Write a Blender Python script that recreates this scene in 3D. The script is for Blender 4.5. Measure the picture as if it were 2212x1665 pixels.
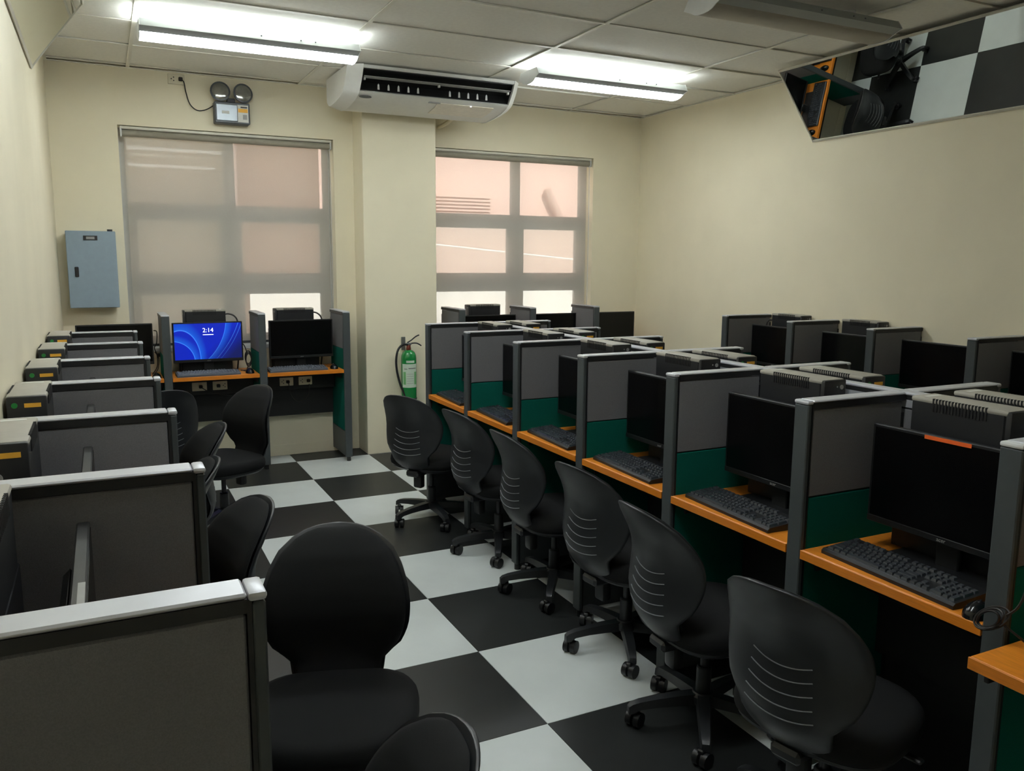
import bpy, bmesh, math, random
from mathutils import Matrix, Vector
random.seed(7)
for o in list(bpy.data.objects): bpy.data.objects.remove(o)
S = bpy.context.scene
COL = S.collection
PI = math.pi
R = math.radians

# ------------------------------------------------------------------ camera
CAM_F, YAW, PITCH, ROLL, CAMZ = 1777.73, 0.4598, 0.1511, 0.0070, 1.6054
def set_camera():
    cy, sy, cp, sp = math.cos(YAW), math.sin(YAW), math.cos(PITCH), math.sin(PITCH)
    f = Vector((sy*cp, cy*cp, -sp)); r = Vector((cy, -sy, 0)); u = r.cross(f)
    c, s = math.cos(ROLL), math.sin(ROLL)
    r2 = c*r + s*u; u2 = -s*r + c*u
    cam = bpy.data.cameras.new('camera'); ob = bpy.data.objects.new('camera', cam); COL.objects.link(ob)
    cam.sensor_fit = 'HORIZONTAL'; cam.sensor_width = 36.0; cam.lens = CAM_F/2212*36
    cam.clip_start = 0.02; cam.clip_end = 300
    ob.matrix_world = Matrix(((r2.x, u2.x, -f.x, 0), (r2.y, u2.y, -f.y, 0), (r2.z, u2.z, -f.z, CAMZ), (0, 0, 0, 1)))
    S.camera = ob
set_camera()

# ------------------------------------------------------------------ world, sun, exposure
W_ = bpy.data.worlds.new('World'); S.world = W_; W_.use_nodes = True
nt = W_.node_tree; bg = nt.nodes['Background']
sky = nt.nodes.new('ShaderNodeTexSky'); sky.sky_type = 'NISHITA'; sky.sun_disc = False
sky.sun_elevation = R(48); sky.sun_rotation = R(190); sky.air_density = 1.5; sky.dust_density = 3.0
nt.links.new(sky.outputs[0], bg.inputs[0]); bg.inputs[1].default_value = 0.35
sun = bpy.data.lights.new('sun', 'SUN'); sun.energy = 9.0; sun.angle = R(1.0); sun.color = (1.0, 0.97, 0.93)
so = bpy.data.objects.new('sun', sun); COL.objects.link(so); so.rotation_euler = (R(42), 0, R(-14))
TUBE_L = 31.0       # radiance of the lit fluorescent tubes
LENS_L = 21.0       # radiance of the lit lenses
S.view_settings.view_transform = 'Standard'; S.view_settings.look = 'None'
S.view_settings.gamma = 1.0; S.view_settings.exposure = 0.23
S.view_settings.use_curve_mapping = False

# ------------------------------------------------------------------ materials
def lin(c):
    return tuple(((v/255)/12.92 if v/255 <= 0.04045 else (((v/255)+0.055)/1.055)**2.4) for v in c)
MATS = {}
def mat(name, rgb, rough=0.6, metal=0.0, var=0.06, scale=30.0, bump=0.0, bscale=200.0, spec=0.5, stretch=None, rand=0.0, coat=0.0):
    m = bpy.data.materials.new(name); m.use_nodes = True
    n = m.node_tree.nodes; l = m.node_tree.links; b = n['Principled BSDF']
    b.inputs['Roughness'].default_value = rough; b.inputs['Metallic'].default_value = metal
    b.inputs['Specular IOR Level'].default_value = spec
    b.inputs['Coat Weight'].default_value = coat
    c = lin(rgb)
    tc = n.new('ShaderNodeTexCoord'); src = tc.outputs['Object']
    if stretch:
        mp = n.new('ShaderNodeMapping'); mp.inputs['Scale'].default_value = stretch
        l.new(src, mp.inputs[0]); src = mp.outputs[0]
    no = n.new('ShaderNodeTexNoise'); no.inputs['Scale'].default_value = scale; no.inputs['Detail'].default_value = 4
    l.new(src, no.inputs['Vector'])
    mr = n.new('ShaderNodeMapRange'); mr.inputs[1].default_value = 0.3; mr.inputs[2].default_value = 0.7
    mr.inputs[3].default_value = 1-var; mr.inputs[4].default_value = 1+var
    l.new(no.outputs[0], mr.inputs[0]); fac = mr.outputs[0]
    if rand:
        oi = n.new('ShaderNodeObjectInfo'); m2 = n.new('ShaderNodeMapRange')
        m2.inputs[3].default_value = 1-rand; m2.inputs[4].default_value = 1+rand
        l.new(oi.outputs['Random'], m2.inputs[0])
        mm = n.new('ShaderNodeMath'); mm.operation = 'MULTIPLY'
        l.new(fac, mm.inputs[0]); l.new(m2.outputs[0], mm.inputs[1]); fac = mm.outputs[0]
    mx = n.new('ShaderNodeVectorMath'); mx.operation = 'SCALE'; mx.inputs[0].default_value = c
    l.new(fac, mx.inputs['Scale']); l.new(mx.outputs[0], b.inputs['Base Color'])
    if bump:
        n2 = n.new('ShaderNodeTexNoise'); n2.inputs['Scale'].default_value = bscale; n2.inputs['Detail'].default_value = 3
        l.new(src, n2.inputs['Vector'])
        bp = n.new('ShaderNodeBump'); bp.inputs['Strength'].default_value = bump; bp.inputs['Distance'].default_value = 0.002
        l.new(n2.outputs[0], bp.inputs['Height']); l.new(bp.outputs[0], b.inputs['Normal'])
    MATS[name] = m; return m
def emit(name, rgb, strength):
    m = bpy.data.materials.new(name); m.use_nodes = True
    b = m.node_tree.nodes['Principled BSDF']; c = lin(rgb)
    b.inputs['Base Color'].default_value = (*c, 1); b.inputs['Emission Color'].default_value = (*c, 1)
    b.inputs['Emission Strength'].default_value = strength
    MATS[name] = m; return m

mat('wall', (236, 227, 201), 0.55, var=0.025, scale=3, bump=0.06, bscale=90, spec=0.3)
mat('ceiling_panel', (240, 238, 229), 0.9, var=0.03, scale=40, bump=0.25, bscale=140, spec=0.1, rand=0.02)
mat('rail', (234, 231, 218), 0.5, var=0.02)
mat('plenum', (60, 56, 48), 0.9)
mat('tile_white', (208, 214, 213), 0.32, var=0.03, scale=6, bump=0.03, bscale=300, rand=0.03)
mat('tile_black', (35, 37, 37), 0.42, var=0.12, scale=8, bump=0.03, bscale=300, rand=0.10)
mat('slab', (40, 40, 38), 0.8)
mat('fabric_grey', (118, 118, 121), 0.95, var=0.10, scale=420, bump=0.35, bscale=700, spec=0.1)
mat('fabric_green', (12, 96, 84), 0.95, var=0.10, scale=420, bump=0.35, bscale=700, spec=0.1)
mat('frame_dark', (68, 73, 75), 0.45, var=0.03, spec=0.4)
mat('frame_black', (26, 27, 29), 0.5, var=0.05)
mat('rail_silver', (196, 198, 205), 0.34, metal=0.25, var=0.02)
mat('cap_white', (205, 206, 205), 0.5, var=0.04)
mat('wood', (214, 130, 40), 0.38, var=0.14, scale=9, stretch=(2.2, 26, 26), bump=0.03, bscale=60, spec=0.4)
mat('wood_edge', (206, 122, 34), 0.35, var=0.10, scale=9, stretch=(2.2, 30, 30))
mat('panel_black', (17, 17, 19), 0.6, var=0.05)
mat('plastic_black', (23, 24, 26), 0.42, var=0.06)
mat('plastic_gloss', (16, 17, 19), 0.15, var=0.03)
mat('screen_black', (7, 7, 8), 0.22, var=0.02, spec=0.3)
mat('key_black', (58, 61, 66), 0.24, var=0.05)
mat('kb_grey', (78, 82, 90), 0.42, var=0.04)
mat('key_grey', (92, 96, 105), 0.4, var=0.05)
mat('ups_grey', (160, 156, 145), 0.5, var=0.04)
mat('ups_black', (30, 31, 34), 0.42, var=0.04)
mat('slot_black', (9, 9, 10), 0.7)
mat('sticker_yellow', (236, 176, 60), 0.55, var=0.05)
mat('sticker_orange', (228, 96, 34), 0.5, var=0.05)
mat('sticker_green', (34, 130, 60), 0.45)
mat('sticker_white', (214, 214, 208), 0.6)
mat('chair_fabric', (19, 20, 21), 0.85, var=0.12, scale=500, bump=0.25, bscale=800, spec=0.25)
mat('chair_plastic', (34, 36, 39), 0.40, var=0.05, bump=0.10, bscale=500)
mat('rib_glint', (120, 124, 128), 0.35)  # pale tone paints the light glint along the black back ribs
mat('chair_metal', (60, 60, 62), 0.35, metal=0.6)
mat('wheel', (20, 21, 23), 0.4)
mat('metal_white', (216, 218, 218), 0.4, var=0.02)
mat('ac_white', (228, 228, 224), 0.42, var=0.02)
mat('ac_dark', (18, 18, 19), 0.5)
mat('ac_lid', (226, 220, 204), 0.4)
mat('panel_blue', (140, 158, 172), 0.45, var=0.03)
mat('label_dark', (28, 28, 32), 0.5)
mat('label_grey', (150, 150, 148), 0.5)
mat('em_grey', (72, 76, 82), 0.4, var=0.04)
mat('em_silver', (150, 158, 166), 0.32, metal=0.3)
mat('lamp_glass', (150, 152, 150), 0.12, metal=0.75, var=0.25, scale=16)
mat('socket', (214, 206, 180), 0.4, var=0.02)
mat('cord_dark', (26, 22, 20), 0.5)
mat('cord_pale', (190, 182, 160), 0.5)
mat('ext_green', (20, 132, 62), 0.25, var=0.03, coat=0.4)
mat('ext_label', (196, 214, 196), 0.5, var=0.03)
mat('ext_label_green', (110, 176, 112), 0.5)
mat('ext_brass', (120, 62, 52), 0.35, metal=0.5)
mat('steel', (150, 152, 152), 0.35, metal=0.8)
mat('blind_tube', (148, 142, 128), 0.7, var=0.04)
mat('window_frame', (196, 198, 196), 0.4, var=0.02)
mat('mirror_frame', (206, 202, 188), 0.4, var=0.03)
mat('pink_wall', (226, 192, 180), 0.85, var=0.05, scale=2)
mat('white_wall', (240, 238, 232), 0.85, var=0.02, scale=2)
mat('band_wall', (206, 182, 170), 0.85, var=0.04, scale=2)
mat('dimming_wall', (208, 184, 174), 0.85, var=0.04, scale=2)
mat('cream_wall', (192, 189, 178), 0.85, var=0.04, scale=2)
mat('louvre', (200, 166, 154), 0.8)
mat('concrete', (190, 186, 176), 0.9, var=0.08, scale=3)
emit('lens_lit', (243, 250, 252), LENS_L)
emit('tube_lit', (243, 250, 252), TUBE_L)
emit('led_white', (235, 235, 255), 6.0)
emit('screen_text', (240, 244, 255), 1.1)
mat('tray_grey', (150, 154, 152), 0.45, var=0.02)
mat('lens_off', (150, 144, 132), 0.45, var=0.03)

def mirror_material():
    m = bpy.data.materials.new('mirror_glass'); m.use_nodes = True
    n = m.node_tree.nodes; l = m.node_tree.links; b = n['Principled BSDF']
    b.inputs['Base Color'].default_value = (0.80, 0.83, 0.79, 1); b.inputs['Metallic'].default_value = 1.0
    b.inputs['Roughness'].default_value = 0.0
    no = n.new('ShaderNodeTexNoise'); no.inputs['Scale'].default_value = 1.2
    tc = n.new('ShaderNodeTexCoord'); l.new(tc.outputs['Object'], no.inputs['Vector'])
    bp = n.new('ShaderNodeBump'); bp.inputs['Strength'].default_value = 0.03; bp.inputs['Distance'].default_value = 0.02
    l.new(no.outputs[0], bp.inputs['Height']); l.new(bp.outputs[0], b.inputs['Normal'])
    MATS['mirror_glass'] = m
mirror_material()
def glass_material():
    m = bpy.data.materials.new('window_glass'); m.use_nodes = True
    n = m.node_tree.nodes; l = m.node_tree.links; n.remove(n['Principled BSDF'])
    t = n.new('ShaderNodeBsdfTransparent'); t.inputs[0].default_value = (0.93, 0.95, 0.94, 1)
    g = n.new('ShaderNodeBsdfGlossy'); g.inputs['Roughness'].default_value = 0.02
    mx = n.new('ShaderNodeMixShader'); mx.inputs[0].default_value = 0.06
    l.new(t.outputs[0], mx.inputs[1]); l.new(g.outputs[0], mx.inputs[2]); l.new(mx.outputs[0], n['Material Output'].inputs[0])
    MATS['window_glass'] = m
glass_material()
def blind_material():
    m = bpy.data.materials.new('blind_fabric'); m.use_nodes = True
    n = m.node_tree.nodes; l = m.node_tree.links; n.remove(n['Principled BSDF'])
    tc = n.new('ShaderNodeTexCoord'); no = n.new('ShaderNodeTexNoise'); no.inputs['Scale'].default_value = 300
    l.new(tc.outputs['Object'], no.inputs['Vector'])
    mr = n.new('ShaderNodeMapRange'); mr.inputs[3].default_value = 0.92; mr.inputs[4].default_value = 1.08
    l.new(no.outputs[0], mr.inputs[0])
    sc = n.new('ShaderNodeVectorMath'); sc.operation = 'SCALE'; sc.inputs[0].default_value = lin((188, 185, 176)); l.new(mr.outputs[0], sc.inputs['Scale'])
    d = n.new('ShaderNodeBsdfDiffuse'); l.new(sc.outputs[0], d.inputs[0])
    tl = n.new('ShaderNodeBsdfTranslucent'); tl.inputs[0].default_value = (*lin((208, 202, 194)), 1)
    tp = n.new('ShaderNodeBsdfTransparent'); tp.inputs[0].default_value = (0.97, 0.97, 0.97, 1)
    m1 = n.new('ShaderNodeMixShader'); m1.inputs[0].default_value = 0.26
    l.new(d.outputs[0], m1.inputs[1]); l.new(tl.outputs[0], m1.inputs[2])
    m2 = n.new('ShaderNodeMixShader'); m2.inputs[0].default_value = 0.27
    l.new(m1.outputs[0], m2.inputs[1]); l.new(tp.outputs[0], m2.inputs[2])
    l.new(m2.outputs[0], n['Material Output'].inputs[0]); MATS['blind_fabric'] = m
blind_material()
def screen_material():
    # lit desktop: blue field with pale curved bands, in the screen's own plane (x 0..0.478, z 0..0.27)
    m = bpy.data.materials.new('screen_lit'); m.use_nodes = True
    n = m.node_tree.nodes; l = m.node_tree.links; b = n['Principled BSDF']
    tc = n.new('ShaderNodeTexCoord'); sp = n.new('ShaderNodeSeparateXYZ'); l.new(tc.outputs['Object'], sp.inputs[0])
    X, Z = sp.outputs[0], sp.outputs[2]
    def M(op, a, bb=None, clamp=False):
        k = n.new('ShaderNodeMath'); k.operation = op; k.use_clamp = clamp
        for i, v in enumerate((a, bb)):
            if v is None: continue
            if isinstance(v, (int, float)): k.inputs[i].default_value = v
            else: l.new(v, k.inputs[i])
        return k.outputs[0]
    def dist(cx, cz, ax=1.0, az=1.0):
        dx = M('MULTIPLY', M('SUBTRACT', X, cx), ax); dz = M('MULTIPLY', M('SUBTRACT', Z, cz), az)
        return M('SQRT', M('ADD', M('MULTIPLY', dx, dx), M('MULTIPLY', dz, dz)))
    def ring(d, r, w):   # thin line at radius r
        return M('SUBTRACT', 1.0, M('DIVIDE', M('ABSOLUTE', M('SUBTRACT', d, r)), w), True)
    def glow(d, r, w):   # soft fade outside radius r
        e = M('SUBTRACT', d, r); return M('MULTIPLY', M('GREATER_THAN', e, 0.0), M('SUBTRACT', 1.0, M('DIVIDE', e, w), True))
    d1 = dist(-0.02, -0.02, 1, 1); d2 = dist(0.04, 0.0, 1, 0.636)
    d3 = dist(-0.05, 0.31, 1, 1); d4 = dist(-0.25, 0.52, 1, 1)
    lines = M('ADD', M('ADD', ring(d1, 0.16, .004), ring(d2, 0.14, .004)), M('ADD', ring(d3, 0.421, .003), M('ADD', ring(d4, 0.752, .003), ring(d4, 0.775, .003))))
    soft = M('ADD', M('ADD', glow(d1, 0.16, .05), glow(d2, 0.14, .05)), glow(d3, 0.421, .05))
    base = n.new('ShaderNodeMix'); base.data_type = 'RGBA'; base.inputs[6].default_value = (*lin((8, 34, 176)), 1); base.inputs[7].default_value = (*lin((24, 100, 214)), 1)
    l.new(M('MULTIPLY', soft, 0.75, True), base.inputs[0])
    top = n.new('ShaderNodeMix'); top.data_type = 'RGBA'; l.new(base.outputs[2], top.inputs[6]); top.inputs[7].default_value = (*lin((70, 140, 250)), 1)
    l.new(M('MULTIPLY', lines, 0.9, True), top.inputs[0])
    dk = M('MULTIPLY', M('SUBTRACT', M('ADD', X, M('MULTIPLY', Z, -1.1)), 0.16), 4.5, True)
    fin = n.new('ShaderNodeMix'); fin.data_type = 'RGBA'; l.new(dk, fin.inputs[0]); l.new(top.outputs[2], fin.inputs[6]); fin.inputs[7].default_value = (*lin((14, 22, 84)), 1)
    b.inputs['Base Color'].default_value = (0.005, 0.005, 0.01, 1); b.inputs['Roughness'].default_value = 0.3
    l.new(fin.outputs[2], b.inputs['Emission Color']); b.inputs['Emission Strength'].default_value = 1.0
    MATS['screen_lit'] = m
screen_material()

# ------------------------------------------------------------------ mesh helpers
class MB:
    def __init__(s): s.v = []; s.f = []
    def add(s, vs, fs):
        o = len(s.v); s.v += [tuple(p) for p in vs]; s.f += [tuple(i+o for i in f) for f in fs]; return s
    def box(s, x0, x1, y0, y1, z0, z1, r=0.0, seg=1):
        if r <= 0:
            return s.add([(x0,y0,z0),(x1,y0,z0),(x1,y1,z0),(x0,y1,z0),(x0,y0,z1),(x1,y0,z1),(x1,y1,z1),(x0,y1,z1)],
                         [(3,2,1,0),(4,5,6,7),(0,1,5,4),(1,2,6,5),(2,3,7,6),(3,0,4,7)])
        bm = bmesh.new(); bmesh.ops.create_cube(bm, size=1)
        for v in bm.verts:
            v.co = Vector(((x0+x1)/2+v.co.x*(x1-x0), (y0+y1)/2+v.co.y*(y1-y0), (z0+z1)/2+v.co.z*(z1-z0)))
        bmesh.ops.bevel(bm, geom=list(bm.edges), offset=r, segments=seg, affect='EDGES', profile=0.5)
        bm.verts.index_update(); s.add([v.co[:] for v in bm.verts], [[v.index for v in f.verts] for f in bm.faces]); bm.free(); return s
    def cyl(s, p0, p1, r, n=16, r2=None):
        p0 = Vector(p0); p1 = Vector(p1); d = (p1-p0).normalized()
        a = d.orthogonal().normalized(); b = d.cross(a); r2 = r if r2 is None else r2
        vs = []
        for p, rr in ((p0, r), (p1, r2)):
            for i in range(n):
                t = 2*PI*i/n; vs.append(p + a*(rr*math.cos(t)) + b*(rr*math.sin(t)))
        fs = [(i, (i+1) % n, n+(i+1) % n, n+i) for i in range(n)]
        fs += [tuple(reversed(range(n))), tuple(range(n, 2*n))]
        return s.add(vs, fs)
    def tube(s, pts, r, n=6, smooth=4, closed=False):
        P = [Vector(p) for p in pts]
        if smooth and len(P) > 2:
            Q = []
            m = len(P)
            for i in range(m if closed else m-1):
                a = P[(i-1) % m] if (closed or i > 0) else P[0]; b = P[i]; c = P[(i+1) % m]; d = P[(i+2) % m] if (closed or i+2 < m) else P[-1]
                for k in range(smooth):
                    t = k/smooth
                    Q.append(0.5*((2*b)+(c-a)*t+(2*a-5*b+4*c-d)*t*t+(3*b-a-3*c+d)*t*t*t))
            if not closed: Q.append(P[-1])
            P = Q
        m = len(P); vs = []; up = None
        for i, p in enumerate(P):
            d = (P[(i+1) % m]-P[i-1]) if closed else (P[min(i+1, m-1)]-P[max(i-1, 0)])
            d.normalize()
            if up is None: up = d.orthogonal().normalized()
            up = (up-d*up.dot(d)).normalized(); b = d.cross(up)
            for k in range(n):
                t = 2*PI*k/n; vs.append(p+up*(r*math.cos(t))+b*(r*math.sin(t)))
        fs = []
        for i in range(m if closed else m-1):
            j = (i+1) % m
            for k in range(n): fs.append((i*n+k, i*n+(k+1) % n, j*n+(k+1) % n, j*n+k))
        if not closed: fs += [tuple(reversed(range(n))), tuple(range((m-1)*n, m*n))]
        return s.add(vs, fs)
    def lathe(s, prof, n=24, c=(0, 0, 0)):
        vs = []; fs = []
        for r, z in prof:
            for i in range(n):
                t = 2*PI*i/n; vs.append((c[0]+r*math.cos(t), c[1]+r*math.sin(t), c[2]+z))
        for j in range(len(prof)-1):
            for i in range(n): fs.append((j*n+i, j*n+(i+1) % n, (j+1)*n+(i+1) % n, (j+1)*n+i))
        fs += [tuple(reversed(range(n))), tuple(range((len(prof)-1)*n, len(prof)*n))]
        return s.add(vs, fs)
    def prism(s, poly, axis, a, b):
        # poly: list of 2D points in the plane normal to axis ('x': (y,z), 'y': (x,z), 'z': (x,y))
        def P(q, t): return (t, q[0], q[1]) if axis == 'x' else ((q[0], t, q[1]) if axis == 'y' else (q[0], q[1], t))
        n = len(poly); vs = [P(q, a) for q in poly]+[P(q, b) for q in poly]
        fs = [tuple(reversed(range(n))), tuple(range(n, 2*n))]+[(i, (i+1) % n, n+(i+1) % n, n+i) for i in range(n)]
        return s.add(vs, fs)
    def xf(s, M, start=0):
        for i in range(start, len(s.v)): s.v[i] = tuple(M @ Vector(s.v[i]))
        return s
    def mesh(s, name, m, smooth=35):
        me = bpy.data.meshes.new(name); me.from_pydata(s.v, [], s.f)
        bm = bmesh.new(); bm.from_mesh(me); bmesh.ops.recalc_face_normals(bm, faces=bm.faces); bm.to_mesh(me); bm.free()
        if smooth:
            me.polygons.foreach_set('use_smooth', [True]*len(me.polygons)); me.set_sharp_from_angle(angle=R(smooth))
        me.materials.append(MATS[m]); me.update(); return me
    def build(s, name, m, parent=None, loc=(0, 0, 0), smooth=35):
        return link(name, s.mesh(name, m, smooth), parent, loc)
def link(name, me, parent=None, loc=(0, 0, 0), rot=None):
    o = bpy.data.objects.new(name, me); COL.objects.link(o); o.location = loc
    if rot: o.rotation_euler = rot
    if parent: o.parent = parent
    return o
def empty(name, loc=(0, 0, 0), rz=0.0):
    o = bpy.data.objects.new(name, None); COL.objects.link(o); o.location = loc; o.rotation_euler = (0, 0, rz); o.empty_display_size = 0.1
    return o
def tag(o, label, cat, group=None):
    o['label'] = label; o['category'] = cat
    if group: o['group'] = group
    return o
def struct(o, label=None):
    o['kind'] = 'structure'
    if label: o['label'] = label
    return o
def children(o): return CH.get(o.name, [])
CH = {}
def index_children():
    CH.clear()
    for o in bpy.data.objects:
        if o.parent: CH.setdefault(o.parent.name, []).append(o)
def copy_tree(o, parent=None):
    c = o.copy(); COL.objects.link(c)
    if parent: c.parent = parent
    for ch in list(CH.get(o.name, [])): copy_tree(ch, c)
    return c
def text(name, s, size, m, parent, loc, rot, thick=0.0004):
    cu = bpy.data.curves.new(name, 'FONT'); cu.body = s; cu.size = size; cu.align_x = 'CENTER'; cu.align_y = 'CENTER'; cu.extrude = thick; cu.resolution_u = 3
    t = bpy.data.objects.new('tmp', cu); COL.objects.link(t)
    dg = bpy.context.evaluated_depsgraph_get(); me = bpy.data.meshes.new_from_object(t.evaluated_get(dg)); me.name = name
    bpy.data.objects.remove(t); bpy.data.curves.remove(cu)
    me.materials.clear(); me.materials.append(MATS[m])
    return link(name, me, parent, loc, rot)
ORD = ['first', 'second', 'third', 'fourth', 'fifth', 'sixth', 'seventh', 'eighth']

# ------------------------------------------------------------------ measured plan (metres)
XL, XR, YB, YF, H = -0.274, 4.72, 6.782, -1.6, 2.955
TS, FX, FY = 0.5964, 1.3061, 2.3381
PT = 0.055                                   # partition thickness
PY = [3.083-0.637*(k-3)-PT/2 for k in range(7)]     # middle row partitions (centres), far to near
LY = [3.078-0.674*(k-3)-PT/2 for k in range(7)]     # left row
RY = [4.975-0.675*k-PT/2 for k in range(5)]         # right row
WX = [0.385, 1.052, 1.695]                   # window-wall row, left of the column
BX = [2.68, 3.35, 4.00]                      # window-wall row, right of the column
DT = 0.745                                   # desk height

# ------------------------------------------------------------------ floor
def build_floor():
    fl = MB().box(XL-0.1, XR+0.1, YF-0.1, YB+0.2, -0.12, -0.004).build('floor', 'slab', smooth=0); struct(fl, 'black and white chequered floor')
    i0 = math.floor((XL-FX)/TS); i1 = math.floor((XR-FX)/TS); j0 = math.floor((YF-FY)/TS); j1 = math.floor((YB-FY)/TS)
    g = 0.0009; full = {}
    for i in range(i0, i1+1):
        for j in range(j0, j1+1):
            x0 = max(FX+i*TS, XL); x1 = min(FX+(i+1)*TS, XR); y0 = max(FY+j*TS, YF); y1 = min(FY+(j+1)*TS, YB)
            m = 'tile_white' if (i+j) % 2 == 0 else 'tile_black'
            w, d = round(x1-x0, 4), round(y1-y0, 4)
            if (m, w, d) not in full:
                full[(m, w, d)] = MB().box(-w/2+g, w/2-g, -d/2+g, d/2-g, -0.004, 0, r=0.0006).mesh('tile', m, 0)
            link('tile', full[(m, w, d)], fl, ((x0+x1)/2, (y0+y1)/2, 0))
build_floor()

# ------------------------------------------------------------------ ceiling
def build_ceiling():
    ce = MB().box(XL-0.1, XR+0.1, YF-0.1, YB+0.2, H+0.12, H+0.25).build('ceiling', 'plenum', smooth=0); struct(ce, 'suspended ceiling of pale rectangular panels')
    xs = [2.694+1.22*i for i in range(-3, 3)]; ys = [4.252+0.61*j for j in range(-10, 5)]
    ex = sorted([XL]+[x for x in xs if XL+0.05 < x < XR-0.05]+[XR]); ey = sorted([YF]+[y for y in ys if YF+0.05 < y < YB-0.03]+[YB])
    for a, b in zip(ex, ex[1:]):
        for c, d in zip(ey, ey[1:]):
            w, h = b-a, d-c
            p = MB().box(-w/2+0.008, w/2-0.008, -h/2+0.008, h/2-0.008, 0, 0.012, r=0.002).build('panel', 'ceiling_panel', ce, ((a+b)/2, (c+d)/2, H+0.004+random.uniform(0, 0.007)), 0)
            p.rotation_euler = (random.uniform(-.004, .004), random.uniform(-.002, .002), 0)
    for x in ex[1:-1]:
        MB().box(x-0.012, x+0.012, YF, YB, H-0.002, H+0.002).box(x-0.001, x+0.001, YF, YB, H+0.002, H+0.035).build('rail', 'rail', ce, smooth=0)
    for y in ey[1:-1]:
        for a, b in zip(ex, ex[1:]):
            MB().box(a+0.012, b-0.012, y-0.011, y+0.011, H-0.0015, H+0.002).box(a+0.012, b-0.012, y-0.001, y+0.001, H+0.002, H+0.03).build('rail', 'rail', ce, smooth=0)
    for k, (a, b, c, d) in enumerate(((XL, XR, YB-0.022, YB), (XL, XR, YF, YF+0.022), (XL, XL+0.022, YF+0.022, YB-0.022), (XR-0.022, XR, YF+0.022, YB-0.022))):
        struct(MB().box(a, b, c, d, H-0.003, H+0.001).build('trim_%d' % (k+1), 'rail', smooth=0), 'pale metal angle trim between ceiling and wall')
build_ceiling()

# ------------------------------------------------------------------ walls, column, windows
OPEN = [(0.165, 1.735, 0.925, 2.553), (2.56, 4.195, 0.925, 2.553)]
WT = 0.22
def build_walls():
    m = MB(); (a0, a1, zb, zt), (b0, b1, _, _) = OPEN
    y0, y1 = YB, YB+WT
    m.box(XL-WT, XR+WT, y0, y1, -0.1, zb); m.box(XL-WT, XR+WT, y0, y1, zt, 6.0)  # upper part extended out of view to shade the walls outside
    m.box(XL-WT, a0, y0, y1, zb, zt); m.box(a1, b0, y0, y1, zb, zt); m.box(b1, XR+WT, y0, y1, zb, zt)
    struct(m.build('wall_back', 'wall', smooth=0), 'cream painted wall with two tall windows')
    struct(MB().box(XL-WT, XL, YF-WT, YB, -0.1, H+0.25).build('wall_left', 'wall', smooth=0), 'cream painted left wall')
    struct(MB().box(XR, XR+WT, YF-WT, YB, -0.1, H+0.25).build('wall_right', 'wall', smooth=0), 'plain cream painted right wall')
    struct(MB().box(XL, XR, YF-WT, YF, -0.1, H+0.25).build('wall_front', 'wall', smooth=0), 'cream painted wall behind the viewer')
    struct(MB().box(1.895, 2.513, 6.514, YB, 0, H, r=0.004).build('wall_column', 'wall', smooth=0), 'square cream column between the two windows')
    for k, (a, b) in enumerate(((XL, 1.895), (2.513, XR))):
        struct(MB().box(a, b, YB-0.007, YB, 0, 0.09, r=0.002).build('baseboard_%d' % (k+1), 'wall', smooth=0), 'low cream baseboard')
    for k, (x0, x1, z0, z1) in enumerate(OPEN):
        w = struct(empty('window_%d' % (k+1), ((x0+x1)/2, YB+0.17, z0)), 'aluminium framed window behind the roller blind')
        hw = (x1-x0)/2; ht = z1-z0; f = 0.055; d0, d1 = -0.025, 0.025
        MB().box(-hw, hw, d0, d1, 0, f, r=.003).build('frame_sill', 'window_frame', w)
        MB().box(-hw, hw, d0, d1, ht-f, ht, r=.003).build('frame_head', 'window_frame', w)
        for s in (-1, 1): MB().box(min(s*hw, s*(hw-f)), max(s*hw, s*(hw-f)), d0, d1, f, ht-f, r=.003).build('frame_jamb', 'window_frame', w)
        mx = (0.94 if k == 0 else 3.455)-(x0+x1)/2
        MB().box(mx-0.04, mx+0.04, d0-.01, d1, f, ht-f, r=.003).build('mullion', 'window_frame', w)
        for zc, hh in ((1.965, 0.05), (1.405, 0.058)):
            MB().box(-hw+f, hw-f, d0-.008, d1, zc-z0-hh, zc-z0+hh, r=.003).build('transom', 'window_frame', w)
        zs = [(f, 1.347-z0), (1.463-z0, 1.915-z0), (2.015-z0, ht-f)]
        for r_, (p, q) in enumerate(zs):
            for (u, v) in ((-hw+f, mx-0.04), (mx+0.04, hw-f)):
                if r_ < 2:
                    e = 0.042
                    MB().box(u, u+e, -0.03, 0.012, p, q).box(v-e, v, -0.03, 0.012, p, q).box(u+e, v-e, -0.03, 0.012, p, p+e*.6).box(u+e, v-e, -0.03, 0.012, q-e*.6, q).build('sash', 'window_frame', w, smooth=0)
                MB().box(u, v, -0.002, 0.002, p, q).build('pane', 'window_glass', w, smooth=0)
        for u in (mx-0.35, mx+0.30):
            MB().box(u-0.045, u+0.045, -0.055, -0.03, 1.40-z0-.008, 1.40-z0+.008, r=.004).build('latch', 'frame_dark', w)
        struct(MB().box(x0-0.02, x1+0.02, YB-0.012, YB+0.14, z0-0.03, z0+0.002, r=.003).build('trim_%d' % (5+k), 'metal_white', smooth=0), 'pale window sill')
build_walls()

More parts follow.
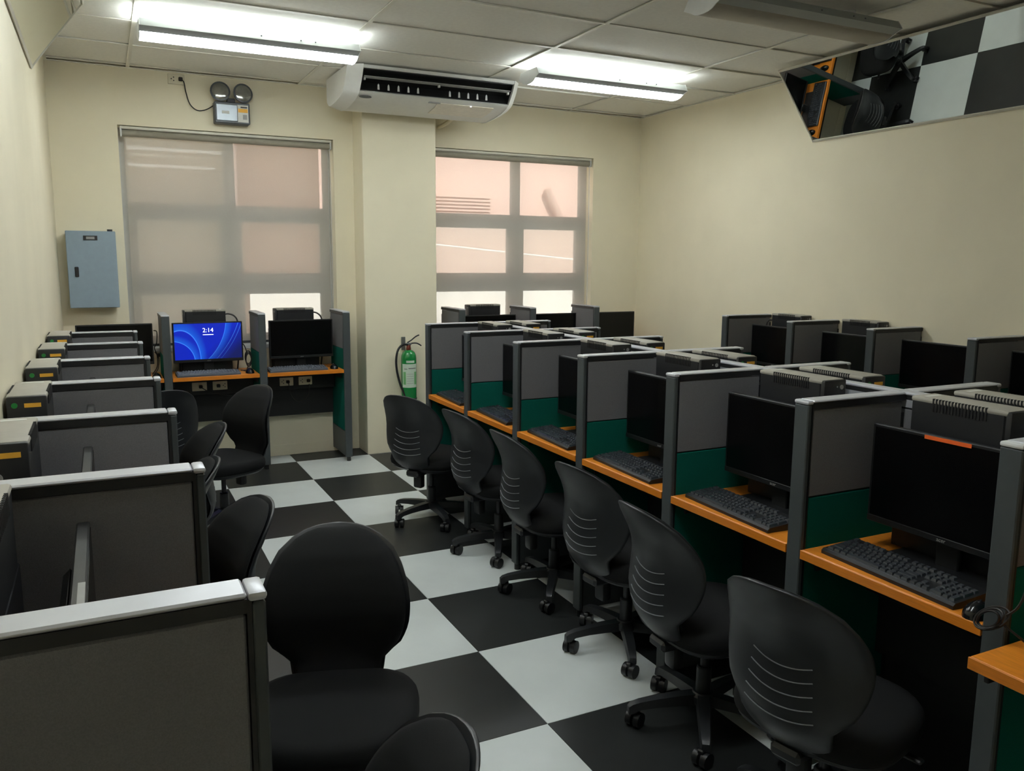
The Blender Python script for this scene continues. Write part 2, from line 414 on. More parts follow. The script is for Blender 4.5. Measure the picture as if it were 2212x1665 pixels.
def build_blind(k, x0, x1, label):
    b = tag(empty('roller_blind', ((x0+x1)/2, YB+0.035, 2.52)), label, 'roller blind')
    hw = (x1-x0)/2
    MB().box(-hw-0.012, hw+0.012, -0.03, 0.035, 0.008, 0.028, r=.003).build('head_rail', 'mirror_frame', b)
    MB().cyl((-hw, 0, -0.018), (hw, 0, -0.018), 0.024, 20).build('roller_tube', 'blind_tube', b)
    for s in (-1, 1): MB().box(s*hw-0.006+s*.004, s*hw+0.006+s*.004, -0.028, 0.03, -0.045, 0.012, r=.002).build('bracket', 'cap_white', b)
    zb = 0.955-2.52
    m = MB(); nx, nz = 24, 10
    for j in range(nz+1):
        for i in range(nx+1):
            m.v.append((-hw+0.012+(2*hw-0.024)*i/nx, 0.021+0.0025*math.sin(i*0.55+j*0.3)*(j/nz), -0.02+(zb+0.02)*j/nz))
    for j in range(nz):
        for i in range(nx): m.f.append((j*(nx+1)+i, j*(nx+1)+i+1, (j+1)*(nx+1)+i+1, (j+1)*(nx+1)+i))
    m.build('blind_fabric', 'blind_fabric', b)
    MB().box(-hw+0.012, hw-0.012, 0.012, 0.03, zb-0.018, zb, r=.004).build('hem_bar', 'frame_dark', b)
    MB().tube([(hw-0.004, -0.012, -0.03), (hw-0.002, -0.014, -0.7), (hw-0.004, -0.012, zb+0.1)], 0.0025, 6).build('pull_cord', 'cap_white', b)
build_blind(0, 0.19, 1.712, 'long grey roller blind over the window left of the column')
build_blind(1, 2.60, 4.168, 'roller blind glowing pink over the window right of the column')

# ------------------------------------------------------------------ outside
def build_outside():
    b = tag(empty('building', (4.0, 13.0, -3)), 'pink plastered building seen faintly through the blinds', 'building')
    MB().box(-11, 14, 0, 3, 5.22, 13).build('pink_wall', 'pink_wall', b, smooth=0)
    MB().box(-11, 14, -0.12, 3, 4.22, 5.22).build('middle_band', 'band_wall', b, smooth=0)
    MB().box(-11, 14, -0.25, 3, 0, 4.22).build('white_base', 'white_wall', b, smooth=0)
    lv = MB().box(1.0, 1.98, -0.03, 0.02, 5.34, 5.68).build('vent', 'louvre', b, smooth=0)
    for i in range(6):
        MB().box(1.0, 1.98, -0.07, -0.03, 5.352+i*0.056, 5.380+i*0.056).build('vent_slat', 'pink_wall', lv, smooth=0)
    MB().cyl((3.02, -0.12, 5.84), (3.29, -0.12, 5.34), 0.07, 10).build('down_pipe', 'louvre', b)
    MB().tube([(0.4, -0.6, 4.87), (3.7, -0.6, 4.59)], 0.014, 6, 0).build('power_line', 'white_wall', b)
    c = MB().box(-1.2, 1.16, 8.2, 8.6, -3, 3.3).build('garden_wall', 'cream_wall', smooth=0); tag(c, 'tall plain wall close outside the left window', 'wall')
    c = MB().box(1.30, 2.14, 9.0, 9.3, 1.24, 3.0).box(1.30, 1.38, 9.0, 9.3, -3, 1.24).build('dimming_wall', 'dimming_wall', smooth=0); tag(c, 'added dull pink wall dimming the right half of the left blind', 'wall')  # wall put in to dim these panes, left open below and at right
    struct(MB().box(-40, 60, YB+WT, 80, -3.2, -3.0).build('ground', 'concrete', smooth=0), 'pale ground outside')
build_outside()

# ------------------------------------------------------------------ fluorescent fixtures
def build_fixture(x0, x1, y, label, lit):
    f = tag(empty('fluorescent_light', ((x0+x1)/2, y, 2.855)), label, 'light', 'hanging fluorescent lights')
    hw = (x1-x0)/2
    # y = 0 near lip, z relative to the lip
    MB().prism([(0.03, .045), (0.0, 0.0), (0.056, -0.019), (0.057, -0.015), (0.006, 0.003), (0.034, .045)], 'x', -hw, hw).build('side_tray', 'tray_grey', f)
    MB().prism([(0.27, .045), (0.30, 0.0), (0.244, -0.019), (0.243, -0.015), (0.294, 0.003), (0.266, .045)], 'x', -hw, hw).build('side_tray', 'tray_grey', f)
    arc = [(0.057, -0.016), (0.068, -0.027), (0.085, -0.035), (0.115, -0.041), (0.15, -0.043), (0.185, -0.041), (0.215, -0.035), (0.232, -0.027), (0.243, -0.016)]
    inner = [(p[0], p[1]+0.004) for p in reversed(arc)]
    MB().prism(arc+inner, 'x', -hw+0.004, hw-0.004).build('lens', 'lens_lit' if lit else 'lens_off', f)
    cap = [(0.03, .047), (-0.002, 0.0), (0.054, -0.022)]+[(p[0], p[1]-0.003) for p in arc[1:-1]]+[(0.246, -0.022), (0.302, 0.0), (0.27, .047)]
    for s in (-1, 1): MB().prism(cap, 'x', s*hw, s*(hw+0.004)).build('end_plate', 'metal_white', f, smooth=20)
    MB().box(-hw+.005, hw-.005, 0.13, 0.17, 0.0, 0.03, r=.002).build('ballast_channel', 'metal_white', f)
    for yy in (0.085, 0.215):
        MB().cyl((-hw+0.03, yy, 0.028), (hw-0.03, yy, 0.028), 0.013, 12).build('tube', 'tube_lit' if lit else 'cap_white', f)
    for u in (-0.62, 0.62):
        MB().cyl((u*hw, 0.15, 0.03), (u*hw, 0.15, 0.097), 0.006, 10).cyl((u*hw, 0.15, 0.088), (u*hw, 0.15, 0.098), 0.03, 16).build('hanger', 'cap_white', f)
    for u in (0.05, 0.42, 0.56):
        MB().cyl((u*hw, 0.012, 0.022), (u*hw, 0.009, 0.0205), 0.004, 8).build('rivet', 'em_grey', f)
build_fixture(0.266, 1.492, 5.12, 'lit fluorescent light hanging above the emergency lamp', True)
build_fixture(2.73, 3.975, 5.13, 'lit fluorescent light beside the air conditioner, over the right window', True)
build_fixture(0.266, 1.492, 3.27, 'lit fluorescent light over the aisle, just above the top edge of photo', True)
build_fixture(0.266, 1.492, 1.42, 'unseen lit fluorescent added over the aisle, nearly above the viewer', True)  # out-of-view fixture added to brighten the foreground
build_fixture(2.73, 3.955, 3.27, 'unlit fluorescent light touching the right wall mirror', False)

# ------------------------------------------------------------------ mirrors
def build_mirror(side, y0, y1, xt, zb, zt, label):
    xw = XR-0.004 if side > 0 else XL+0.004
    m = tag(empty('tilted_mirror', (xw, (y0+y1)/2, zb)), label, 'mirror')
    top = Vector((xt-xw, 0, zt-zb)); L = top.length; d = top.normalized()
    nrm = Vector((-d.z, 0, d.x)) if side > 0 else Vector((d.z, 0, -d.x))   # faces the room, downwards
    hy = (y1-y0)/2
    def slab(a, b, ya, yb, n0, n1):
        mb = MB(); vs = []
        for q in (n0, n1):
            for (t, yy) in ((a, ya), (b, ya), (b, yb), (a, yb)): vs.append(d*t+nrm*q+Vector((0, yy, 0)))
        return mb.add(vs, [(3,2,1,0),(4,5,6,7),(0,1,5,4),(1,2,6,5),(2,3,7,6),(3,0,4,7)])
    slab(0.006, L-0.006, -hy+.006, hy-.006, -0.004, 0.0).build('mirror_sheet', 'mirror_glass', m, smooth=0)
    w = 0.014
    slab(0, w, -hy, hy, -0.006, 0.006).build('frame_bar', 'mirror_frame', m, smooth=0)
    slab(L-w, L, -hy, hy, -0.006, 0.006).build('frame_bar', 'mirror_frame', m, smooth=0)
    slab(w, L-w, hy-.008, hy, -0.006, 0.004).build('frame_bar', 'mirror_frame', m, smooth=0)
    slab(w, L-w, -hy, -hy+.008, -0.006, 0.004).build('frame_bar', 'mirror_frame', m, smooth=0)
build_mirror(1, 1.7, 4.597, 4.343, 2.474, 2.933, 'long tilted mirror reflecting the chequered floor, high on right wall')
build_mirror(-1, 2.2, 5.19, -0.002, 2.585, H-0.006, 'long tilted mirror high on the left wall at the ceiling')

# ------------------------------------------------------------------ air conditioner
def build_ac():
    x0, x1 = 1.615, 2.948
    a = tag(empty('air_conditioner', ((x0+x1)/2, 6.1, H)), 'white ceiling mounted air conditioner with open black outlet', 'air conditioner')
    c = (x0+x1)/2; X = lambda x: x-c
    P = lambda l: [(y-6.1, z-H) for y, z in l]
    prof = [(5.825, 2.945), (5.838, 2.925), (5.95, 2.915), (6.02, 2.86), (5.955, 2.792), (5.938, 2.787), (5.965, 2.772), (6.05, 2.748), (6.2, 2.728), (6.36, 2.718), (6.45, 2.728), (6.50, 2.76), (6.508, 2.80), (6.508, 2.945)]
    MB().prism(P(prof), 'x', X(1.715), X(2.895)).build('body', 'ac_white', a, smooth=25)
    cap = [(5.822, 2.948), (5.822, 2.94), (5.86, 2.87), (5.93, 2.79), (5.965, 2.768), (6.05, 2.742), (6.2, 2.722), (6.36, 2.713), (6.45, 2.724), (6.503, 2.758), (6.51, 2.80), (6.51, 2.948)]
    for (u, v) in ((x0, 1.718), (2.892, x1)):
        m = MB().prism(P(cap), 'x', X(u), X(v))
        bm_v = m.v
        ux = X(u) if u == x0 else X(v)
        n = len(cap)
        for i, p in enumerate(bm_v):     # soften the outer end: pull its outline inwards
            if abs(p[0]-ux) < 1e-6:
                bm_v[i] = (p[0], p[1]*0.86+0.02, p[2]*0.88-0.004)
        m.build('end_cover', 'ac_white', a, smooth=40)
    lin_ = [(5.842, 2.922), (5.95, 2.912), (6.015, 2.86), (5.953, 2.796), (5.944, 2.797), (6.005, 2.86), (5.947, 2.907), (5.843, 2.917)]
    MB().prism(P(lin_), 'x', X(1.728), X(2.885)).build('outlet_recess', 'ac_dark', a)
    for u in (1.7285, 2.882):
        MB().prism(P([(5.842, 2.92), (5.95, 2.912), (6.015, 2.86), (5.945, 2.792)]), 'x', X(u), X(u)+.003).build('outlet_end', 'ac_dark', a)
    MB().prism(P([(5.872, 2.876), (5.90, 2.868), (5.902, 2.874), (5.874, 2.882)]), 'x', X(1.735), X(2.878)).build('louvre_blade', 'label_grey', a)
    for u in (1.738, 2.30, 2.862):
        MB().box(X(u), X(u)+.012, -0.212, -0.19, 2.855-H, 2.88-H).build('blade_clip', 'cap_white', a)
    for u in (1.86, 1.935, 2.01, 2.085, 2.16, 2.41, 2.485, 2.56, 2.635, 2.71):
        MB().prism([(-0.008, 0), (0.008, 0), (0.006, 0.032), (0, 0.043), (-0.006, 0.032)], 'y', -0.155, -0.15).xf(Matrix.Translation((X(u), 0, 2.808-H))).build('fin', 'cap_white', a)
    lg = MB(); pts = [(0.046*math.cos(t*2*PI/24), 0.018*math.sin(t*2*PI/24)) for t in range(24)]
    ang = math.atan2(2.772-2.748, 6.05-5.965)
    lg.prism(pts, 'z', 0, 0.003).xf(Matrix.Translation((X(1.775), -0.108, 2.7585-H)) @ Matrix.Rotation(-ang, 4, 'X') @ Matrix.Translation((0, 0, -0.002))).build('badge', 'em_grey', a)
    MB().prism(P([(5.99, 2.7655), (6.06, 2.7435), (6.2, 2.7245), (6.21, 2.7205), (6.06, 2.7395), (5.988, 2.761)]), 'x', X(2.33), X(2.79)).build('control_lid', 'ac_lid', a)
    MB().box(X(2.26), X(2.35), -0.118, -0.095, 2.758-H, 2.766-H).build('handle_slot', 'label_grey', a)
    MB().cyl((X(2.60), -0.108, 2.757-H), (X(2.60), -0.109, 2.761-H), 0.005, 10).build('indicator', 'led_white', a)
    MB().tube([(2.66-c, 0.38, 2.76-H), (2.66-c, 0.52, 2.735-H), (2.64-c, 0.672, 2.715-H)], 0.018, 10).build('drain_pipe', 'wall', a)
build_ac()

# ------------------------------------------------------------------ small wall things
def build_wall_things():
    p = tag(empty('breaker_panel', (-0.055, YB, 1.245)), 'grey blue electrical panel on the wall beside left blind', 'electrical panel')
    MB().box(-0.155, 0.155, -0.105, -0.002, 0.005, 0.54, r=.004).build('cabinet', 'panel_blue', p)
    d = MB().box(-0.16, 0.16, -0.122, -0.106, 0.0, 0.545, r=.004).build('door', 'panel_blue', p)
    MB().box(-0.115, -0.09, -0.130, -0.121, 0.22, 0.292, r=.004).build('latch', 'label_dark', d)
    MB().box(-0.048, 0.042, -0.126, -0.121, 0.48, 0.512, r=.001).build('name_plate', 'label_dark', d)
    MB().box(-0.030, 0.024, -0.128, -0.1255, 0.487, 0.505).build('plate_insert', 'label_grey', d)
    MB().cyl((0.125, -0.05, 0.54), (0.125, -0.05, 0.56), 0.018, 12).build('cable_gland', 'label_dark', p)
    e = tag(empty('emergency_light', (0.952, YB, 2.605)), 'twin lamp emergency light on the wall above left blind', 'emergency light')
    MB().box(-0.127, 0.127, -0.10, -0.002, 0.0, 0.155, r=.006).build('battery_case', 'em_grey', e)
    MB().box(-0.115, 0.035, -0.108, -0.099, 0.018, 0.135, r=.003).build('front_plate', 'em_silver', e)
    MB().box(-0.075, -0.022, -0.1105, -0.1075, 0.068, 0.088, r=.001).build('white_label', 'sticker_white', e)
    st = MB().box(0.038, 0.115, -0.1025, -0.0995, 0.014, 0.138).build('sticker', 'sticker_white', e, smooth=0)
    MB().box(0.042, 0.111, -0.1035, -0.1025, 0.085, 0.112).build('yellow_band', 'sticker_yellow', st, smooth=0)
    MB().box(0.06, 0.108, -0.1035, -0.1025, 0.118, 0.128).build('print_line', 'label_dark', st, smooth=0)
    MB().box(0.075, 0.105, -0.1035, -0.1025, 0.035, 0.07).build('print_patch', 'label_grey', st, smooth=0)
    for x in (-0.075, 0.078):
        h = MB().lathe([(0.03, 0.0), (0.05, 0.01), (0.066, 0.03), (0.072, 0.048), (0.072, 0.056), (0.066, 0.058)], 24).xf(Matrix.Translation((x, -0.03, 0.222)) @ Matrix.Rotation(R(90-8), 4, 'X') @ Matrix.Rotation(R(8 if x > 0 else -4), 4, 'Y')).build('lamp_head', 'em_grey', e)
        MB().lathe([(0.066, 0.055), (0.055, 0.060), (0.035, 0.065), (0.012, 0.067)], 24).xf(Matrix.Translation((x, -0.03, 0.222)) @ Matrix.Rotation(R(90-8), 4, 'X') @ Matrix.Rotation(R(8 if x > 0 else -4), 4, 'Y')).build('lamp_lens', 'lamp_glass', h)
    MB().box(-0.03, 0.03, -0.06, -0.02, 0.15, 0.19, r=.004).build('bracket', 'label_dark', e)
    s = tag(empty('wall_socket', (0.578, YB, 2.905)), 'wall socket with one plug, just under the ceiling', 'socket')
    socket_parts(s, 0.058, 0.037)
    c = MB().tube([(0.606, YB-0.035, 2.903), (0.628, YB-0.03, 2.885), (0.64, YB-0.012, 2.82), (0.665, YB-0.01, 2.735), (0.715, YB-0.01, 2.695), (0.775, YB-0.012, 2.705), (0.826, YB-0.03, 2.735)], 0.004, 8).build('power_cord', 'cord_dark')
    tag(c, 'thin dark cord from the ceiling socket to the emergency light', 'cord')
def socket_parts(s, hw, hh, plug=True, holes=True, px=0.028):
    MB().box(-hw, hw, -0.012, 0, -hh, hh, r=.003).build('face_plate', 'socket', s)
    if holes:
        for (a, b) in ((-0.034, 0.0), (-0.018, 0.012), (-0.018, -0.012)):
            MB().cyl((a, -0.0135, b), (a, -0.011, b), 0.0045, 8).build('socket_hole', 'label_dark', s)
    if plug: MB().box(px-0.014, px+0.014, -0.04, -0.012, -0.013, 0.013, r=.004).build('plug', 'cord_dark', s)
build_wall_things()

def build_extinguisher():
    e = tag(empty('fire_extinguisher', (2.235, 6.443, 0.36)), 'green fire extinguisher hanging on the column', 'fire extinguisher')
    MB().lathe([(0.04, 0.0), (0.058, 0.006), (0.063, 0.02), (0.063, 0.44), (0.060, 0.465), (0.05, 0.487), (0.034, 0.502), (0.02, 0.508)], 32).build('cylinder', 'ext_green', e)
    MB().lathe([(0.019, 0.505), (0.021, 0.515), (0.018, 0.53), (0.016, 0.548)], 20).build('valve', 'ext_brass', e)
    MB().box(-0.02, 0.022, -0.012, 0.012, 0.545, 0.566, r=.004).build('valve_head', 'steel', e)
    MB().tube([(-0.012, -0.004, 0.568), (0.02, -0.004, 0.585), (0.06, -0.006, 0.615), (0.09, -0.008, 0.628)], 0.0055, 8).build('lever', 'label_dark', e)
    MB().tube([(0.0, -0.004, 0.556), (0.04, -0.004, 0.562), (0.075, -0.006, 0.558), (0.108, -0.008, 0.538)], 0.0055, 8).build('carry_handle', 'label_dark', e)
    MB().tube([(-0.01, -0.006, 0.55), (-0.05, -0.01, 0.553), (-0.095, -0.016, 0.515), (-0.115, -0.02, 0.43), (-0.108, -0.02, 0.33), (-0.08, -0.02, 0.22), (-0.05, -0.03, 0.14), (-0.055, -0.05, 0.10)], 0.0095, 10).build('hose', 'label_dark', e)
    def wrap(name, a0, a1, z0, z1, m, rr, par):
        mb = MB(); n = 14
        for i in range(n+1):
            t = R(a0+(a1-a0)*i/n)
            for (q, z) in ((rr, z0), (rr, z1)): mb.v.append((q*math.sin(t), -q*math.cos(t), z))
            for (q, z) in ((rr-.001, z0), (rr-.001, z1)): mb.v.append((q*math.sin(t), -q*math.cos(t), z))
        for i in range(n):
            o = i*4
            mb.f += [(o, o+4, o+5, o+1), (o+2, o+3, o+7, o+6), (o, o+2, o+6, o+4), (o+1, o+5, o+7, o+3)]
        mb.f += [(0, 1, 3, 2), (n*4, n*4+2, n*4+3, n*4+1)]
        return mb.build(name, m, par)
    lb = wrap('instruction_label', -72, 52, 0.20, 0.395, 'ext_label', 0.0642, e)
    wrap('green_column', -64, -42, 0.225, 0.33, 'ext_label_green', 0.0646, lb); wrap('green_column', 24, 46, 0.225, 0.33, 'ext_label_green', 0.0646, lb)
    wrap('print_line', -55, -30, 0.352, 0.357, 'em_grey', 0.0646, lb); wrap('print_line', -22, 40, 0.356, 0.362, 'em_grey', 0.0646, lb)
    for k in range(5): wrap('print_line', -36, 18, 0.235+k*0.019, 0.238+k*0.019, 'label_grey', 0.0646, lb)
    wrap('oval_badge', -38, 26, 0.405, 0.424, 'ext_label', 0.0642, e)
    MB().lathe([(0.0645, 0.095), (0.066, 0.098), (0.066, 0.106), (0.0645, 0.109)], 28).build('strap', 'label_dark', e)
    MB().box(-0.115, -0.06, -0.03, -0.022, 0.088, 0.094).build('strap_tail', 'label_dark', e)
    MB().box(-0.04, -0.006, 0.060, 0.071, 0.50, 0.61, r=.002).build('wall_hook', 'steel', e)
build_extinguisher()

# ------------------------------------------------------------------ partitions
def partition(L, label, group, caps='rail_silver', double_front=True):
    """local x: 0 = free front end, L = back end; y = thickness; origin on the floor"""
    p = tag(empty('desk_partition'), label, 'partition', group)
    t = PT/2
    MB().box(0, 0.017, -t, t, 0.035, 1.187, r=.003).build('front_post', 'frame_dark', p)
    MB().box(0.017, 0.023, -t+.001, t-.001, 0.035, 1.19).box(0.023, L, -t, t, 1.174, 1.192).box(L-0.012, L, -t+.004, t-.004, 0.035, 1.135).build('inner_frame', 'frame_black', p, smooth=0)
    MB().box(0.0225, L-0.002, -t-.001, t+.001, 1.1925, 1.2, r=.003).build('top_rail', 'rail_silver', p)
    MB().box(-0.002, 0.0215, -t-.001, t+.001, 1.1875, 1.2, r=.005, seg=2).build('end_cap', caps, p)
    for s in (-1, 1):
        a, b = sorted((s*(t-.010), s*(t-.002)))
        MB().box(0.0245, L-0.013, a, b, 0.905, 1.172, r=.003).build('upper_fabric', 'fabric_grey', p)
        MB().box(0.0245, L-0.013, a, b, 0.245, 0.902, r=.003).build('lower_fabric', 'fabric_green', p)
        MB().box(0.0235, L-0.002, a, b, 0.04, 0.242, r=.002).build('kick_plate', 'frame_dark', p)
    MB().cyl((0.022, 0, 0), (0.022, 0, 0.036), 0.016, 12).build('foot', 'plastic_black', p)
    return p
PART = {}
def put_partition(L, loc, rz, label, group, caps='rail_silver'):
    key = (round(L, 3), caps)
    if key not in PART:
        PART[key] = o = partition(L, label, group, caps); index_children()
    else:
        o = copy_tree(PART[key]); tag(o, label, 'partition', group)
    o.location = loc; o.rotation_euler = (0, 0, rz); return o
for k, y in enumerate(PY):
    put_partition(0.42, (1.845, y, 0), 0, 'grey and green partition, %s from the windows, on the aisle side of middle row' % ORD[k], 'aisle side partitions of middle row', 'cap_white' if k in (3, 6) else 'rail_silver')
    put_partition(0.42, (2.738, y, 0), PI, 'grey topped partition, %s from the windows, on the far side of middle row' % ORD[k], 'far side partitions of middle row', 'cap_white' if k in (3, 4) else 'rail_silver')
for k, y in enumerate(LY):
    put_partition(0.428, (0.158, y, 0), PI, 'dark grey partition against left wall, %s from the windows' % ORD[k], 'left wall partitions')
for k, y in enumerate(RY[:5]):
    put_partition(0.452, (4.265, y, 0), 0, 'dark grey partition against right wall, %s from the windows' % ORD[k], 'right wall partitions')
for k, x in enumerate(WX):
    put_partition(0.42, (x, 6.352, 0), PI/2, ['partition left of the lit blue monitor under the blind', 'partition between the lit monitor and the black one', 'green sided partition standing beside the column'][k], 'window wall partitions left of column')
for k, x in enumerate(BX):
    put_partition(0.42, (x, 6.352, 0), PI/2, 'partition under the pink blind, %s from the column' % ORD[k], 'window wall partitions right of column')
def spine(L, label):
    p = tag(empty('spine_partition'), label, 'partition', 'spine screens of middle row'); t = 0.025
    MB().box(-L/2, L/2, -t+.003, t-.003, 0.04, 1.189).build('inner_frame', 'frame_black', p, smooth=0)
    MB().box(-L/2, L/2, -t, t, 1.190, 1.2, r=.003).build('top_rail', 'rail_silver', p)
    MB().box(-L/2, L/2, -t+.001, t-.001, 1.152, 1.176).build('wire_cover', 'rail_silver', p)
    for s in (-1, 1):
        a, b = sorted((s*(t-.010), s*(t-.001)))
        MB().box(-L/2+.004, L/2-.004, a, b, 0.905, 1.147, r=.003).build('upper_fabric', 'fabric_grey', p)
        MB().box(-L/2+.004, L/2-.004, a, b, 0.395, 0.902, r=.003).build('lower_fabric', 'fabric_green', p)
        MB().box(-L/2+.004, L/2-.004, a, b, 0.0, 0.392, r=.002).build('kick_plate', 'frame_black', p)  # made tall and black to paint in the shade under the desks
    return p
sp0 = None
for k in range(6):
    lab = 'long spine screen of the middle row, %s bay from the windows' % ORD[k]
    if sp0 is None: sp0 = o = spine(0.635, lab); index_children()
    else: o = copy_tree(sp0); tag(o, lab, 'partition', 'spine screens of middle row')
    o.location = (2.2915, (PY[k]+PY[k+1])/2, 0); o.rotation_euler = (0, 0, PI/2)
# short spine piece beyond the last cross partition, behind the end desk
o = copy_tree(sp0); tag(o, 'spine screen behind the wide end desk at right edge', 'partition', 'spine screens of middle row'); o.location = (2.2915, PY[6]-0.32, 0); o.rotation_euler = (0, 0, PI/2)

# ------------------------------------------------------------------ workstation slots
# a slot: (x, y of the front centre on the floor, rotation, width); local y runs from the front edge to the back
def slot_xf(slot, x, y):
    sx, sy, rz, w = slot; return (sx+x*math.cos(rz)-y*math.sin(rz), sy+x*math.sin(rz)+y*math.cos(rz))
def mids(a): return [((p+q)/2, abs(p-q)-PT) for p, q in zip(a, a[1:])]
SP = [(1.845, m, -PI/2, w) for m, w in mids(PY)]
SF = [(2.738, m, PI/2, w) for m, w in mids(PY)]
SL = [(0.158, m, PI/2, w) for m, w in mids(LY)]
SR = [(4.265, m, -PI/2, w) for m, w in mids(RY)]
SW = [((XL+WX[0]-PT/2)/2, 6.352, 0.0, WX[0]-PT/2-XL), ((WX[0]+WX[1])/2, 6.352, 0.0, WX[1]-WX[0]-PT), ((WX[1]+WX[2])/2, 6.352, 0.0, WX[2]-WX[1]-PT)]
SB = [((BX[0]+BX[1])/2, 6.352, 0.0, BX[1]-BX[0]-PT), ((BX[1]+BX[2])/2, 6.352, 0.0, BX[2]-BX[1]-PT), ((BX[2]+PT/2+XR)/2, 6.352, 0.0, XR-BX[2]-PT/2)]

def desk(w, label, group, depth=0.41, sockets=False):
    d = tag(empty('desk'), label, 'desk', group)
    hw = w/2-0.002
    tp = MB().box(-hw, hw, 0.004, depth, DT-0.028, DT, r=.0025).build('desk_top', 'wood', d)
    MB().box(-hw, hw, -0.001, 0.0035, DT-0.028, DT-.0005, r=.001).build('edge_band', 'wood_edge', tp)
    MB().box(-hw+.002, hw-.002, depth-0.05, depth-0.035, 0.345, DT-0.029).build('modesty_panel', 'panel_black', d, smooth=0)
    MB().box(-hw+.002, hw-.002, depth-0.115, depth-0.052, 0.565, 0.70, r=.003).build('wire_raceway', 'panel_black', d)
    for s in (-1, 1): MB().box(s*hw-.006-s*.007, s*hw+.006-s*.007, 0.06, depth-0.12, DT-0.075, DT-0.029, r=.002).build('bracket', 'panel_black', d)
    if sockets:
        for k, x in enumerate((-0.10, 0.05)):
            s = link('socket', MB().box(-.054, .054, -.008, 0, -.034, .034, r=.003).mesh('socket', 'socket'), d, (x, depth-0.1155, 0.632))
            MB().box(-.013, .013, -.034, -.008, -.012, .012, r=.004).xf(Matrix.Translation((0.008 if k == 0 else -0.014 if sockets == 1 else 0.022, 0, 0))).build('plug', 'cord_dark', s)
            if k == 1 or sockets == 2:
                for (a, b) in ((0.024, 0.0), (0.036, 0.012), (0.036, -0.012)):
                    if sockets == 2: a -= 0.06
                    MB().cyl((a, -0.0095, b), (a, -0.007, b), 0.004, 8).build('socket_hole', 'label_dark', s)
        pts = [(-0.092, depth-.16, 0.63), (-0.04, depth-.19, 0.60), (0.05, depth-.2, 0.575), (0.14, depth-.19, 0.555)] if sockets == 1 else [(-0.092, depth-.16, 0.63), (-0.075, depth-.18, 0.53), (-0.02, depth-.18, 0.475), (0.05, depth-.18, 0.51), (0.072, depth-.16, 0.61)]
        MB().tube(pts, 0.0035, 6).build('cord', 'cord_dark', d)
    return d
DESK = {}
def put_desk(slot, label, group, depth=0.41, sockets=0):
    key = (round(slot[3], 3), depth, sockets)
    if key not in DESK:
        DESK[key] = o = desk(slot[3], label, group, depth, sockets); index_children()
    else: o = copy_tree(DESK[key]); tag(o, label, 'desk', group)
    o.location = (slot[0], slot[1], 0); o.rotation_euler = (0, 0, slot[2])
def nth(k, row): return '%s from windows, %s' % (ORD[k], row)
for k, s in enumerate(SP): put_desk(s, 'orange wood desk in the aisle side bay ' + nth(k, 'middle row'), 'aisle side desks of middle row')
for k, s in enumerate(SF): put_desk(s, 'wooden desk in the far side bay ' + nth(k, 'middle row'), 'far side desks of middle row')
for k, s in enumerate(SL): put_desk(s, 'wooden desk in the bay ' + nth(k, 'left wall row'), 'left wall desks')
for k, s in enumerate(SR): put_desk(s, 'wooden desk in the bay ' + nth(k, 'right wall row'), 'right wall desks')
put_desk(SW[0], 'wooden desk in the corner left of the lit monitor', 'window wall desks')
put_desk(SW[1], 'orange desk under the lit blue monitor, sockets below it', 'window wall desks', sockets=1)
put_desk(SW[2], 'orange desk next to the column, looped cord below it', 'window wall desks', sockets=2)
for k, s in enumerate(SB): put_desk(s, 'wooden desk under the pink blind, %s from the column' % ORD[k], 'window wall desks')
put_desk((1.67, PY[6]-PT/2-0.33, -PI/2, 0.60), 'wide orange desk jutting out at the right edge of the photo', 'aisle side desks of middle row', depth=0.59)

# ------------------------------------------------------------------ monitors
def monitor(label, group):
    m = tag(empty('monitor'), label, 'monitor', group)      # origin on the desk, screen faces -y
    zb, zt, hw = 0.085, 0.385, 0.25
    MB().box(-hw, hw, 0.0, 0.022, zb, zt, r=.003).build('casing', 'plastic_black', m)
    MB().box(-0.19, 0.19, 0.022, 0.045, zb+0.03, zt-0.06, r=.012).build('back_bulge', 'plastic_black', m)
    MB().box(-hw+.010, hw-.010, -0.0012, 0.0005, zb+.022, zt-.009).build('screen', 'screen_black', m, smooth=0)
    MB().box(-hw+.002, hw-.002, -0.002, 0.0, zb+.002, zb+.020, r=.001).build('chin', 'plastic_black', m)
    MB().box(-0.035, 0.035, 0.03, 0.048, 0.0, zb+0.08, r=.003).build('stand_neck', 'plastic_black', m)
    MB().box(-0.17, 0.17, -0.028, 0.078, 0.0, 0.011, r=.004).build('stand_base', 'plastic_black', m)
    text('logo', 'acer', 0.016, 'label_grey', m, (0, -0.0022, zb+.011), (PI/2, 0, 0))
    return m
mon0 = None
MON = {}
def put_monitor(slot, dx, dy, label, group, tilt=0.0, key=None):
    global mon0
    if mon0 is None: mon0 = o = monitor(label, group); index_children()
    else: o = copy_tree(mon0); tag(o, label, 'monitor', group)
    x, y = slot_xf(slot, dx, dy); o.location = (x, y, DT+0.0005); o.rotation_euler = (0, 0, slot[2]+R(tilt))
    if key: MON[key] = o
    return o
for k, s in enumerate(SP):
    put_monitor(s, (0.02, 0.0, 0.0, -0.01, 0.01, 0.02)[k], 0.208, 'black monitor on the aisle side, ' + (nth(k, 'middle row') if k < 5 else 'nearest in middle row, orange sticker on its top edge'), 'aisle side monitors of middle row', (0, 1, -1, 0, 0.5, 0.5)[k], ('P', k))
for k, s in enumerate(SF): put_monitor(s, 0.0, 0.205, 'black monitor on the far side, ' + nth(k, 'middle row'), 'far side monitors of middle row')
for k, s in enumerate(SL): put_monitor(s, 0.02, 0.205, 'monitor seen edge on, ' + nth(k, 'left wall row'), 'left wall monitors', 0, ('L', k))
